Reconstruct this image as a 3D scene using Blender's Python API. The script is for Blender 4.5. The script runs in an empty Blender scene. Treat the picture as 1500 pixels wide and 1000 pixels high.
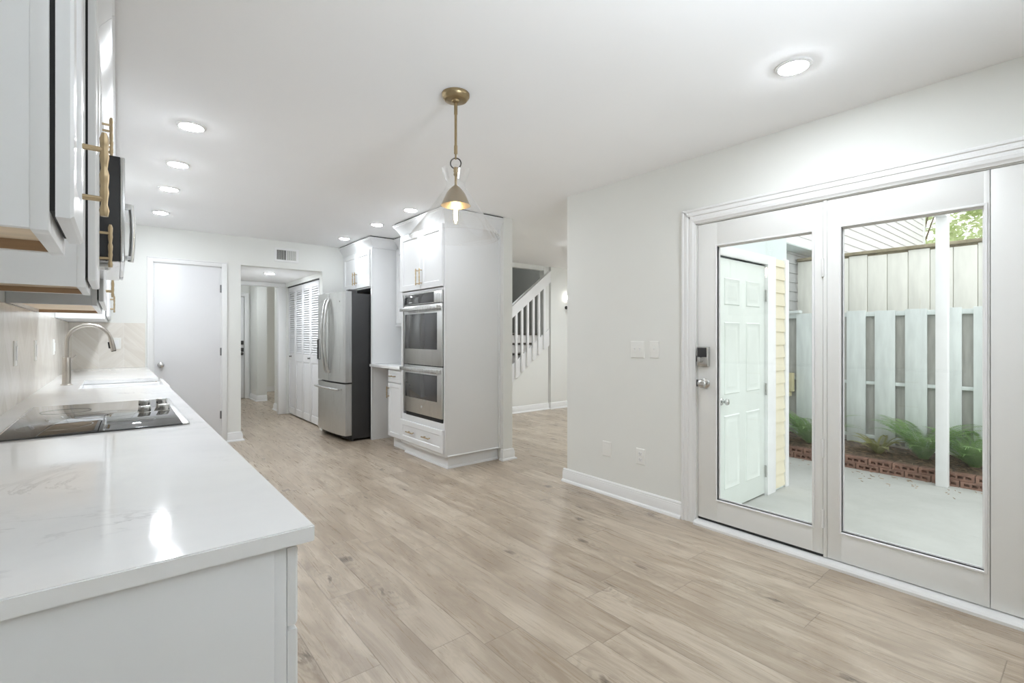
import bpy, bmesh, math, random
from mathutils import Vector, Matrix

random.seed(7)
SC = bpy.context.scene
COL = SC.collection
PI = math.pi

# ------------------------------------------------------------------ camera, world, exposure
CAMH = 1.242
YAW = 0.6837055
cam_d = bpy.data.cameras.new('camera')
cam = bpy.data.objects.new('camera', cam_d)
COL.objects.link(cam)
cam.location = (0, 0, CAMH)
cam.rotation_euler = (PI / 2, 0, -YAW)
cam_d.sensor_width = 36.0
cam_d.lens = 710.7 / 1500 * 36.0
cam_d.shift_y = -7.23 / 1500
cam_d.clip_start = 0.02
SC.camera = cam

SC.view_settings.view_transform = 'Standard'
SC.view_settings.look = 'None'
SC.view_settings.gamma = 1.0
SC.view_settings.use_curve_mapping = False
SC.view_settings.exposure = 0.29
SC.cycles.max_bounces = 14
SC.cycles.diffuse_bounces = 8
SC.cycles.glossy_bounces = 5
SC.cycles.transparent_max_bounces = 24
SC.cycles.caustics_reflective = False
SC.cycles.caustics_refractive = False
SC.cycles.sample_clamp_indirect = 6.0

LAMP_L = 235.0          # radiance of a kitchen downlight lens
SKY = 1.7              # overcast sky

world = bpy.data.worlds.new('overcast_sky')
SC.world = world
world.use_nodes = True
wn, wl = world.node_tree.nodes, world.node_tree.links
wn.clear()
# added fill: two unseen spot lights behind the viewer, bounced off the ceiling
for loc, aim, watts, cone in (((0.95, -0.55, 0.55), (0.95, -0.55, 2.44), 340.0, 88), ((1.0, -2.2, 0.55), (1.4, 1.2, 2.44), 430.0, 50)):
    fill_d = bpy.data.lights.new('bounce_strobe', 'SPOT')
    fill_d.energy = watts
    fill_d.spot_size = math.radians(cone)
    fill_d.spot_blend = 1.0
    fill_d.shadow_soft_size = 0.6
    fill_d.color = (0.84, 0.92, 1.0)
    fill_spot = bpy.data.objects.new('bounce_strobe', fill_d)
    COL.objects.link(fill_spot)
    fill_spot.location = loc
    fill_spot.rotation_euler = (Vector(aim) - Vector(loc)).to_track_quat('-Z', 'Y').to_euler()

w_out = wn.new('ShaderNodeOutputWorld')
w_bg = wn.new('ShaderNodeBackground')
w_bg.inputs['Strength'].default_value = SKY
w_tc = wn.new('ShaderNodeTexCoord')
w_noise = wn.new('ShaderNodeTexNoise')
w_noise.inputs['Scale'].default_value = 2.2
w_noise.inputs['Detail'].default_value = 5
w_ramp = wn.new('ShaderNodeValToRGB')
w_ramp.color_ramp.elements[0].color = (0.95, 0.975, 1.0, 1)
w_ramp.color_ramp.elements[1].color = (1.0, 1.0, 1.0, 1)
wl.new(w_tc.outputs['Generated'], w_noise.inputs['Vector'])
wl.new(w_noise.outputs['Fac'], w_ramp.inputs['Fac'])
wl.new(w_ramp.outputs['Color'], w_bg.inputs['Color'])
wl.new(w_bg.outputs['Background'], w_out.inputs['Surface'])


# ------------------------------------------------------------------ materials
def new_mat(name):
    m = bpy.data.materials.new(name)
    m.use_nodes = True
    n = m.node_tree.nodes
    for x in list(n):
        n.remove(x)
    out = n.new('ShaderNodeOutputMaterial')
    return m, n, m.node_tree.links, out


def pmat(name, col, rough=0.5, metal=0.0, var=0.03, scale=6.0, bump=0.0, bscale=300.0,
         coat=0.0, rvar=0.0, stretch=(1, 1, 1), spec=0.5):
    """principled surface with a slight procedural variation of colour, roughness and bump"""
    m, n, l, out = new_mat(name)
    p = n.new('ShaderNodeBsdfPrincipled')
    l.new(p.outputs[0], out.inputs[0])
    tc = n.new('ShaderNodeTexCoord')
    mp = n.new('ShaderNodeMapping')
    mp.inputs['Scale'].default_value = stretch
    l.new(tc.outputs['Object'], mp.inputs[0])
    nz = n.new('ShaderNodeTexNoise')
    nz.inputs['Scale'].default_value = scale
    nz.inputs['Detail'].default_value = 4
    l.new(mp.outputs[0], nz.inputs['Vector'])
    r = n.new('ShaderNodeValToRGB')
    a = [max(0, c * (1 - var)) for c in col]
    b = [min(1, c * (1 + var)) for c in col]
    r.color_ramp.elements[0].color = (*a, 1)
    r.color_ramp.elements[1].color = (*b, 1)
    r.color_ramp.elements[0].position = 0.3
    r.color_ramp.elements[1].position = 0.7
    l.new(nz.outputs['Fac'], r.inputs[0])
    l.new(r.outputs[0], p.inputs['Base Color'])
    p.inputs['Metallic'].default_value = metal
    p.inputs['Roughness'].default_value = rough
    p.inputs['Specular IOR Level'].default_value = spec
    if rvar:
        mr = n.new('ShaderNodeMapRange')
        mr.inputs['To Min'].default_value = max(0.02, rough - rvar)
        mr.inputs['To Max'].default_value = rough + rvar
        l.new(nz.outputs['Fac'], mr.inputs['Value'])
        l.new(mr.outputs[0], p.inputs['Roughness'])
    if coat:
        p.inputs['Coat Weight'].default_value = coat
        p.inputs['Coat Roughness'].default_value = 0.1
    if bump:
        nb = n.new('ShaderNodeTexNoise')
        nb.inputs['Scale'].default_value = bscale
        l.new(mp.outputs[0], nb.inputs['Vector'])
        bp = n.new('ShaderNodeBump')
        bp.inputs['Strength'].default_value = bump
        bp.inputs['Distance'].default_value = 0.002
        l.new(nb.outputs['Fac'], bp.inputs['Height'])
        l.new(bp.outputs[0], p.inputs['Normal'])
    return m


def emat(name, col, strength):
    m, n, l, out = new_mat(name)
    e = n.new('ShaderNodeEmission')
    e.inputs[0].default_value = (*col, 1)
    e.inputs[1].default_value = strength
    l.new(e.outputs[0], out.inputs[0])
    return m


def glass_mat(name, tint=(1, 1, 1), f0=0.04, f90=0.7, power=4.0, rim=None):
    """clear glass: light passes straight through, reflection grows towards grazing angles"""
    m, n, l, out = new_mat(name)
    t = n.new('ShaderNodeBsdfTransparent')
    t.inputs[0].default_value = (*tint, 1)
    g = n.new('ShaderNodeBsdfGlossy')
    g.inputs['Roughness'].default_value = 0.012
    g.inputs['Color'].default_value = (1, 1, 1, 1)
    lw = n.new('ShaderNodeLayerWeight')
    lw.inputs['Blend'].default_value = 0.5
    pw = n.new('ShaderNodeMath')
    pw.operation = 'POWER'
    l.new(lw.outputs['Facing'], pw.inputs[0])
    pw.inputs[1].default_value = power
    mr = n.new('ShaderNodeMapRange')
    mr.inputs['To Min'].default_value = f0
    mr.inputs['To Max'].default_value = f90
    l.new(pw.outputs[0], mr.inputs['Value'])
    if rim:
        mc = n.new('ShaderNodeMix')
        mc.data_type = 'RGBA'
        l.new(pw.outputs[0], mc.inputs[0])
        mc.inputs[6].default_value = (*tint, 1)
        mc.inputs[7].default_value = (*rim, 1)
        l.new(mc.outputs[2], t.inputs[0])
    mx = n.new('ShaderNodeMixShader')
    l.new(mr.outputs[0], mx.inputs[0])
    l.new(t.outputs[0], mx.inputs[1])
    l.new(g.outputs[0], mx.inputs[2])
    l.new(mx.outputs[0], out.inputs[0])
    return m


class NG:
    """small helper to write node maths"""
    def __init__(s, n, l):
        s.n, s.l = n, l

    def put(s, sock, v):
        if hasattr(v, 'links') or isinstance(v, bpy.types.NodeSocket):
            s.l.new(v, sock)
        else:
            sock.default_value = v

    def m(s, op, a, b=0.0, c=0.0):
        x = s.n.new('ShaderNodeMath')
        x.operation = op
        s.put(x.inputs[0], a)
        s.put(x.inputs[1], b)
        s.put(x.inputs[2], c)
        return x.outputs[0]

    def xyz(s, a, b, c):
        x = s.n.new('ShaderNodeCombineXYZ')
        s.put(x.inputs[0], a)
        s.put(x.inputs[1], b)
        s.put(x.inputs[2], c)
        return x.outputs[0]

    def noise(s, v, scale, detail=4, rough=0.55, dist=0.0):
        x = s.n.new('ShaderNodeTexNoise')
        x.inputs['Scale'].default_value = scale
        x.inputs['Detail'].default_value = detail
        x.inputs['Roughness'].default_value = rough
        x.inputs['Distortion'].default_value = dist
        s.l.new(v, x.inputs['Vector'])
        return x.outputs['Fac']

    def white(s, v):
        x = s.n.new('ShaderNodeTexWhiteNoise')
        x.noise_dimensions = '3D'
        s.l.new(v, x.inputs['Vector'])
        return x.outputs['Value']

    def ramp(s, f, stops):
        x = s.n.new('ShaderNodeValToRGB')
        e = x.color_ramp.elements
        while len(e) < len(stops):
            e.new(0.5)
        for i, (p, c) in enumerate(stops):
            e[i].position = p
            e[i].color = (*c, 1) if len(c) == 3 else c
        s.l.new(f, x.inputs[0])
        return x.outputs[0]

    def mix(s, f, a, b, mode='MIX'):
        x = s.n.new('ShaderNodeMix')
        x.data_type = 'RGBA'
        x.blend_type = mode
        s.put(x.inputs[0], f)
        for k, v in ((6, a), (7, b)):
            if isinstance(v, tuple):
                x.inputs[k].default_value = (*v, 1) if len(v) == 3 else v
            else:
                s.l.new(v, x.inputs[k])
        return x.outputs[2]

    def rng(s, v, a, b, c, d):
        x = s.n.new('ShaderNodeMapRange')
        s.put(x.inputs[0], v)
        for i, q in enumerate((a, b, c, d)):
            x.inputs[i + 1].default_value = q
        return x.outputs[0]


def plank_material():
    m, n, l, out = new_mat('oak_vinyl_planks')
    g = NG(n, l)
    p = n.new('ShaderNodeBsdfPrincipled')
    l.new(p.outputs[0], out.inputs[0])
    tc = n.new('ShaderNodeTexCoord')
    sp = n.new('ShaderNodeSeparateXYZ')
    l.new(tc.outputs['Object'], sp.inputs[0])
    X, Y = sp.outputs[0], sp.outputs[1]
    W, L = 0.187, 1.23
    xr = g.m('DIVIDE', g.m('ADD', X, 5.02), W)
    row = g.m('FLOOR', xr)
    fx = g.m('FRACT', xr)
    off = g.m('MULTIPLY', g.white(g.xyz(row, 3.3, 0.0)), 1.0)
    yr = g.m('ADD', g.m('DIVIDE', g.m('ADD', Y, 20.0), L), off)
    colm = g.m('FLOOR', yr)
    fy = g.m('FRACT', yr)
    idn = g.white(g.xyz(row, colm, 1.7))
    id2 = g.white(g.xyz(row, colm, 9.1))
    # grain coordinates, shifted per plank
    gx = g.m('ADD', X, g.m('MULTIPLY', idn, 37.0))
    gy = g.m('ADD', Y, g.m('MULTIPLY', id2, 53.0))
    fine = g.noise(g.xyz(g.m('MULTIPLY', gx, 70.0), g.m('MULTIPLY', gy, 3.2), idn), 1.0, 6, 0.65, 0.6)
    broad = g.noise(g.xyz(g.m('MULTIPLY', gx, 6.5), g.m('MULTIPLY', gy, 1.25), id2), 1.0, 5, 0.6, 2.2)
    streak = g.noise(g.xyz(g.m('MULTIPLY', gx, 24.0), g.m('MULTIPLY', gy, 1.6), id2), 1.0, 5, 0.6, 1.0)
    # knots: sparse cells stretched along the plank
    vor = n.new('ShaderNodeTexVoronoi')
    vor.voronoi_dimensions = '2D'
    vor.inputs['Scale'].default_value = 1.0
    warp = g.m('MULTIPLY', g.m('SUBTRACT', broad, 0.5), 0.8)
    l.new(g.xyz(g.m('ADD', g.m('MULTIPLY', gx, 3.6), warp), g.m('MULTIPLY', gy, 1.15), 0.0), vor.inputs['Vector'])
    vd = vor.outputs['Distance']
    vs = n.new('ShaderNodeSeparateColor')
    l.new(vor.outputs['Color'], vs.inputs[0])
    keep = g.rng(vs.outputs[0], 0.35, 0.40, 0.0, 1.0)
    knot = g.m('MULTIPLY', g.rng(vd, 0.012, 0.062, 1.0, 0.0), keep)
    near = g.m('MULTIPLY', g.rng(vd, 0.05, 0.42, 1.0, 0.0), keep)
    rings = g.m('SINE', g.m('ADD', g.m('MULTIPLY', vd, 95.0), g.m('MULTIPLY', broad, 9.0)))
    ringm = g.m('MULTIPLY', g.rng(rings, 0.0, 1.0, 0.0, 1.0), near)
    base = g.ramp(idn, [(0.0, (0.375, 0.302, 0.226)), (0.5, (0.445, 0.366, 0.282)), (1.0, (0.515, 0.436, 0.345))])
    c1 = g.mix(g.rng(broad, 0.40, 0.66, 0.0, 0.72), base, (0.275, 0.213, 0.155))
    c1b = g.mix(g.rng(broad, 0.48, 0.30, 0.0, 0.60), c1, (0.50, 0.428, 0.345))
    c2 = g.mix(g.m('MULTIPLY', g.rng(streak, 0.55, 0.75, 0.0, 0.42), g.rng(near, 0.0, 0.6, 0.45, 1.0)), c1b, (0.165, 0.124, 0.09))
    c3 = g.mix(g.rng(fine, 0.48, 0.78, 0.0, 0.28), c2, (0.185, 0.143, 0.105))
    c4 = g.mix(g.m('MULTIPLY', ringm, 0.30), c3, (0.15, 0.113, 0.083))
    c5 = g.mix(g.m('MULTIPLY', knot, 0.80), c4, (0.085, 0.062, 0.046))
    # seams
    ex = g.m('MULTIPLY', g.m('MINIMUM', fx, g.m('SUBTRACT', 1.0, fx)), W)
    ey = g.m('MULTIPLY', g.m('MINIMUM', fy, g.m('SUBTRACT', 1.0, fy)), L)
    seam = g.rng(g.m('MINIMUM', ex, ey), 0.0008, 0.0026, 1.0, 0.0)
    c6 = g.mix(g.m('MULTIPLY', seam, 0.55), c5, (0.125, 0.097, 0.072))
    l.new(c6, p.inputs['Base Color'])
    l.new(g.rng(fine, 0.3, 0.7, 0.24, 0.36), p.inputs['Roughness'])
    p.inputs['Specular IOR Level'].default_value = 0.5
    h = g.m('SUBTRACT', g.m('MULTIPLY', fine, 0.15), seam)
    b = n.new('ShaderNodeBump')
    b.inputs['Strength'].default_value = 0.12
    b.inputs['Distance'].default_value = 0.0015
    l.new(h, b.inputs['Height'])
    l.new(b.outputs[0], p.inputs['Normal'])
    return m


def quartz_material():
    m, n, l, out = new_mat('white_quartz')
    g = NG(n, l)
    p = n.new('ShaderNodeBsdfPrincipled')
    l.new(p.outputs[0], out.inputs[0])
    tc = n.new('ShaderNodeTexCoord')
    v = tc.outputs['Object']
    a = g.noise(v, 1.7, 8, 0.62, 1.8)
    vein = g.rng(g.m('ABSOLUTE', g.m('SUBTRACT', a, 0.5)), 0.0, 0.018, 1.0, 0.0)
    msk = g.rng(g.noise(v, 2.6, 3, 0.5), 0.52, 0.66, 0.0, 1.0)
    cloud = g.ramp(g.noise(v, 3.2, 5, 0.6, 0.6), [(0.3, (0.80, 0.805, 0.81)), (0.7, (0.87, 0.87, 0.87))])
    c = g.mix(g.m('MULTIPLY', g.m('MULTIPLY', vein, msk), 0.45), cloud, (0.45, 0.45, 0.46))
    l.new(c, p.inputs['Base Color'])
    p.inputs['Roughness'].default_value = 0.075
    p.inputs['Specular IOR Level'].default_value = 0.5
    return m


def chevron_material():
    """large beige stone-look chevron tile; u runs along the wall (X + Y), v is height"""
    m, n, l, out = new_mat('beige_chevron_tile')
    g = NG(n, l)
    p = n.new('ShaderNodeBsdfPrincipled')
    l.new(p.outputs[0], out.inputs[0])
    tc = n.new('ShaderNodeTexCoord')
    sp = n.new('ShaderNodeSeparateXYZ')
    l.new(tc.outputs['Object'], sp.inputs[0])
    u = g.m('ADD', sp.outputs[0], sp.outputs[1])
    z = sp.outputs[2]
    P_ = 0.40
    uu = g.m('DIVIDE', g.m('ADD', u, 10.0), P_)
    zig = g.m('ABSOLUTE', g.m('SUBTRACT', g.m('FRACT', uu), 0.5))      # 0..0.5
    t = g.m('ADD', z, g.m('MULTIPLY', zig, P_))
    th = 0.125
    tr = g.m('DIVIDE', g.m('ADD', t, 3.0), th)
    row = g.m('FLOOR', tr)
    ft = g.m('FRACT', tr)
    half = g.m('FLOOR', g.m('MULTIPLY', uu, 2.0))
    idn = g.white(g.xyz(row, half, 0.5))
    fh = g.m('FRACT', g.m('MULTIPLY', uu, 2.0))
    e1 = g.m('MULTIPLY', g.m('MINIMUM', ft, g.m('SUBTRACT', 1.0, ft)), th)
    e2 = g.m('MULTIPLY', g.m('MINIMUM', fh, g.m('SUBTRACT', 1.0, fh)), P_ / 2)
    grout = g.rng(g.m('MINIMUM', e1, e2), 0.0008, 0.0022, 1.0, 0.0)
    base = g.ramp(idn, [(0.0, (0.70, 0.655, 0.59)), (0.5, (0.745, 0.705, 0.64)), (1.0, (0.785, 0.75, 0.695))])
    n1 = g.noise(g.xyz(g.m('MULTIPLY', u, 3.0), g.m('MULTIPLY', t, 14.0), idn), 1.0, 6, 0.6, 1.2)
    c1 = g.mix(g.rng(n1, 0.45, 0.75, 0.0, 0.35), base, (0.60, 0.545, 0.48))
    c2 = g.mix(g.rng(n1, 0.45, 0.2, 0.0, 0.6), c1, (0.84, 0.82, 0.78))
    c3 = g.mix(g.m('MULTIPLY', grout, 0.55), c2, (0.84, 0.83, 0.80))
    l.new(c3, p.inputs['Base Color'])
    p.inputs['Roughness'].default_value = 0.22
    b = n.new('ShaderNodeBump')
    b.inputs['Strength'].default_value = 0.12
    b.inputs['Distance'].default_value = 0.001
    b.invert = True
    l.new(grout, b.inputs['Height'])
    l.new(b.outputs[0], p.inputs['Normal'])
    return m


def concrete_material():
    m, n, l, out = new_mat('patio_concrete')
    g = NG(n, l)
    p = n.new('ShaderNodeBsdfPrincipled')
    l.new(p.outputs[0], out.inputs[0])
    tc = n.new('ShaderNodeTexCoord')
    v = tc.outputs['Object']
    a = g.noise(v, 1.4, 8, 0.65, 0.4)
    c = g.ramp(a, [(0.25, (0.40, 0.41, 0.39)), (0.5, (0.47, 0.48, 0.46)), (0.75, (0.53, 0.54, 0.52))])
    fine = g.noise(v, 40.0, 4, 0.6)
    c2 = g.mix(g.rng(fine, 0.55, 0.8, 0.0, 0.35), c, (0.40, 0.40, 0.38))
    st = g.noise(v, 2.3, 3, 0.5, 0.8)
    c3 = g.mix(g.rng(st, 0.66, 0.74, 0.0, 0.5), c2, (0.36, 0.36, 0.34))
    l.new(c3, p.inputs['Base Color'])
    p.inputs['Roughness'].default_value = 0.85
    return m


def steel_material(name, col, rough):
    m, n, l, out = new_mat(name)
    g = NG(n, l)
    p = n.new('ShaderNodeBsdfPrincipled')
    l.new(p.outputs[0], out.inputs[0])
    tc = n.new('ShaderNodeTexCoord')
    mp = n.new('ShaderNodeMapping')
    mp.inputs['Scale'].default_value = (260, 260, 3)
    l.new(tc.outputs['Object'], mp.inputs[0])
    f = g.noise(mp.outputs[0], 1.0, 3, 0.5)
    c = g.ramp(f, [(0.3, tuple(x * 0.93 for x in col)), (0.7, tuple(min(1, x * 1.05) for x in col))])
    l.new(c, p.inputs['Base Color'])
    p.inputs['Metallic'].default_value = 1.0
    l.new(g.rng(f, 0.3, 0.7, rough - 0.05, rough + 0.07), p.inputs['Roughness'])
    p.inputs['Anisotropic'].default_value = 0.4
    return m


def leaf_mat(name, a, b, trans=0.35):
    m, n, l, out = new_mat(name)
    g = NG(n, l)
    tc = n.new('ShaderNodeTexCoord')
    f = g.noise(tc.outputs['Object'], 5.0, 4, 0.6)
    c = g.ramp(f, [(0.3, a), (0.7, b)])
    d = n.new('ShaderNodeBsdfDiffuse')
    t = n.new('ShaderNodeBsdfTranslucent')
    l.new(c, d.inputs[0])
    l.new(c, t.inputs[0])
    mx = n.new('ShaderNodeMixShader')
    mx.inputs[0].default_value = trans
    l.new(d.outputs[0], mx.inputs[1])
    l.new(t.outputs[0], mx.inputs[2])
    l.new(mx.outputs[0], out.inputs[0])
    return m


M = {}
M['wall'] = pmat('greige_wall_paint', (0.77, 0.775, 0.745), 0.65, var=0.01, scale=2, bump=0.03, bscale=500, spec=0.3)
M['ceiling'] = pmat('white_ceiling_paint', (0.925, 0.925, 0.93), 0.8, var=0.006, scale=2, spec=0.2)
M['trim'] = pmat('white_trim_paint', (0.80, 0.80, 0.795), 0.35, var=0.01, scale=3)
M['patio_white'] = pmat('off_white_door_paint', (0.77, 0.77, 0.75), 0.38, var=0.012, scale=2)
M['cab'] = pmat('white_cabinet_lacquer', (0.755, 0.76, 0.765), 0.30, var=0.008, scale=3)
M['door'] = pmat('white_door_paint', (0.74, 0.74, 0.75), 0.40, var=0.01, scale=3)
M['wood_raw'] = pmat('raw_birch', (0.70, 0.57, 0.42), 0.6, var=0.12, scale=3, stretch=(1, 12, 12))
M['wood_brown'] = pmat('raw_plywood_edge', (0.36, 0.235, 0.14), 0.6, var=0.15, scale=4, stretch=(1, 1, 14))
M['brass'] = pmat('satin_brass', (0.47, 0.365, 0.225), 0.36, 1.0, var=0.06, scale=40, rvar=0.06)
M['brass_dark'] = pmat('antique_brass', (0.37, 0.285, 0.165), 0.38, 1.0, var=0.08, scale=30, rvar=0.06)
M['bronze'] = pmat('dark_bronze', (0.09, 0.085, 0.08), 0.4, 0.8, var=0.1, scale=30)
M['nickel'] = pmat('brushed_nickel', (0.47, 0.435, 0.395), 0.30, 1.0, var=0.05, scale=60, stretch=(1, 1, 0.1))
M['chrome'] = pmat('satin_chrome', (0.62, 0.62, 0.61), 0.22, 1.0, var=0.04, scale=40)
M['hinge'] = pmat('dull_hinge_steel', (0.22, 0.22, 0.22), 0.4, 0.9, var=0.05)
M['steel'] = steel_material('stainless_steel', (0.62, 0.62, 0.61), 0.31)
M['steel_lt'] = steel_material('stainless_steel_light', (0.66, 0.66, 0.655), 0.24)
M['steel_dk'] = pmat('dark_steel_handle', (0.10, 0.10, 0.10), 0.3, 1.0, var=0.05)
M['black'] = pmat('black_gap', (0.012, 0.012, 0.012), 0.6, var=0.1)
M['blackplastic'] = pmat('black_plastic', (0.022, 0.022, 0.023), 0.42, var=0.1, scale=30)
M['fridge_side'] = pmat('charcoal_textured_case', (0.028, 0.028, 0.029), 0.45, var=0.08, scale=4, bump=0.1, bscale=900)
M['ovenglass'] = pmat('dark_oven_glass', (0.045, 0.045, 0.047), 0.06, var=0.05, spec=0.9)
M['cookglass'] = pmat('black_ceramic_glass', (0.018, 0.018, 0.019), 0.03, var=0.05, spec=1.0)
M['quartz'] = quartz_material()
M['tile'] = chevron_material()
M['floor'] = plank_material()
M['fireclay'] = pmat('white_fireclay', (0.84, 0.84, 0.84), 0.15, var=0.01)
M['plate'] = pmat('white_plastic_plate', (0.80, 0.80, 0.77), 0.35, var=0.01)
M['slot'] = pmat('dark_slot', (0.05, 0.05, 0.05), 0.6, var=0.1)
M['pane'] = glass_mat('door_glass', (0.985, 1.0, 0.995), 0.035, 0.6, 5.0)
M['shade'] = glass_mat('clear_shade_glass', (1.0, 1.0, 1.0), 0.055, 0.75, 2.6, (0.96, 0.965, 0.965))
M['bulbglass'] = glass_mat('bulb_glass', (1, 0.98, 0.93), 0.03, 0.3)
for nm, k in (('lens', 1.0), ('lens_front', 1.55), ('lens_right', 0.46), ('lens_dining', 3.1), ('lens_hall', 1.65), ('lens_stair', 10.0)):  # dining and stair lenses belong to added, unseen lamps
    M[nm] = emat('lit_' + nm, (0.89, 0.945, 1.0), LAMP_L * k)
M['filament'] = emat('lit_filament', (1.0, 0.80, 0.50), 160.0)
M['globe'] = emat('lit_globe', (1.0, 0.97, 0.93), 16.0)
M['globe_stair'] = emat('lit_stair_globe', (1.0, 0.97, 0.93), 900.0)  # glow of the added lamp that brightens the steps
M['concrete'] = concrete_material()
M['fencewhite'] = pmat('weathered_white_paint', (0.70, 0.75, 0.735), 0.75, var=0.08, scale=3, stretch=(6, 6, 1))
M['fenceback'] = pmat('weathered_grey_boards', (0.48, 0.48, 0.45), 0.85, var=0.14, scale=4, stretch=(6, 6, 1))
M['fencebeige'] = pmat('cream_panel_boards', (0.80, 0.80, 0.74), 0.75, var=0.06, scale=3, stretch=(5, 5, 1))
M['capwood'] = pmat('weathered_cap_board', (0.33, 0.29, 0.20), 0.85, var=0.25, scale=12)
M['sidewhite'] = pmat('white_lap_siding', (0.88, 0.885, 0.89), 0.6, var=0.02)
M['sidecream'] = pmat('cream_lap_siding', (0.80, 0.745, 0.58), 0.6, var=0.03)
M['sidegrey'] = pmat('grey_lap_siding', (0.50, 0.51, 0.51), 0.65, var=0.05)
M['frieze'] = pmat('pale_blue_paint', (0.72, 0.80, 0.80), 0.6, var=0.02)
M['extdoor'] = pmat('pale_steel_door', (0.78, 0.83, 0.79), 0.45, var=0.02)
M['brick'] = pmat('red_brick', (0.25, 0.145, 0.11), 0.9, var=0.35, scale=14, bump=0.4, bscale=80)
M['soil'] = pmat('mulch_soil', (0.17, 0.12, 0.085), 0.95, var=0.5, scale=25, bump=0.8, bscale=60)
M['twig'] = pmat('dry_twigs', (0.36, 0.26, 0.17), 0.9, var=0.4, scale=9)
M['fern'] = leaf_mat('fern_green', (0.15, 0.27, 0.10), (0.33, 0.48, 0.21))
M['fern_dry'] = leaf_mat('fern_yellowing', (0.28, 0.30, 0.12), (0.40, 0.38, 0.17))
M['leaf'] = leaf_mat('tree_leaf', (0.52, 0.64, 0.30), (0.76, 0.82, 0.54), 0.5)
M['bark'] = pmat('tree_bark', (0.25, 0.2, 0.15), 0.9, var=0.3, scale=12)
M['boxyellow'] = pmat('tan_utility_box', (0.55, 0.50, 0.30), 0.6, var=0.06)
M['tread'] = pmat('dark_stained_tread', (0.060, 0.050, 0.042), 0.4, var=0.2, scale=6)
M['taupe'] = pmat('taupe_wall_paint', (0.20, 0.20, 0.18), 0.7, var=0.02)


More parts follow.
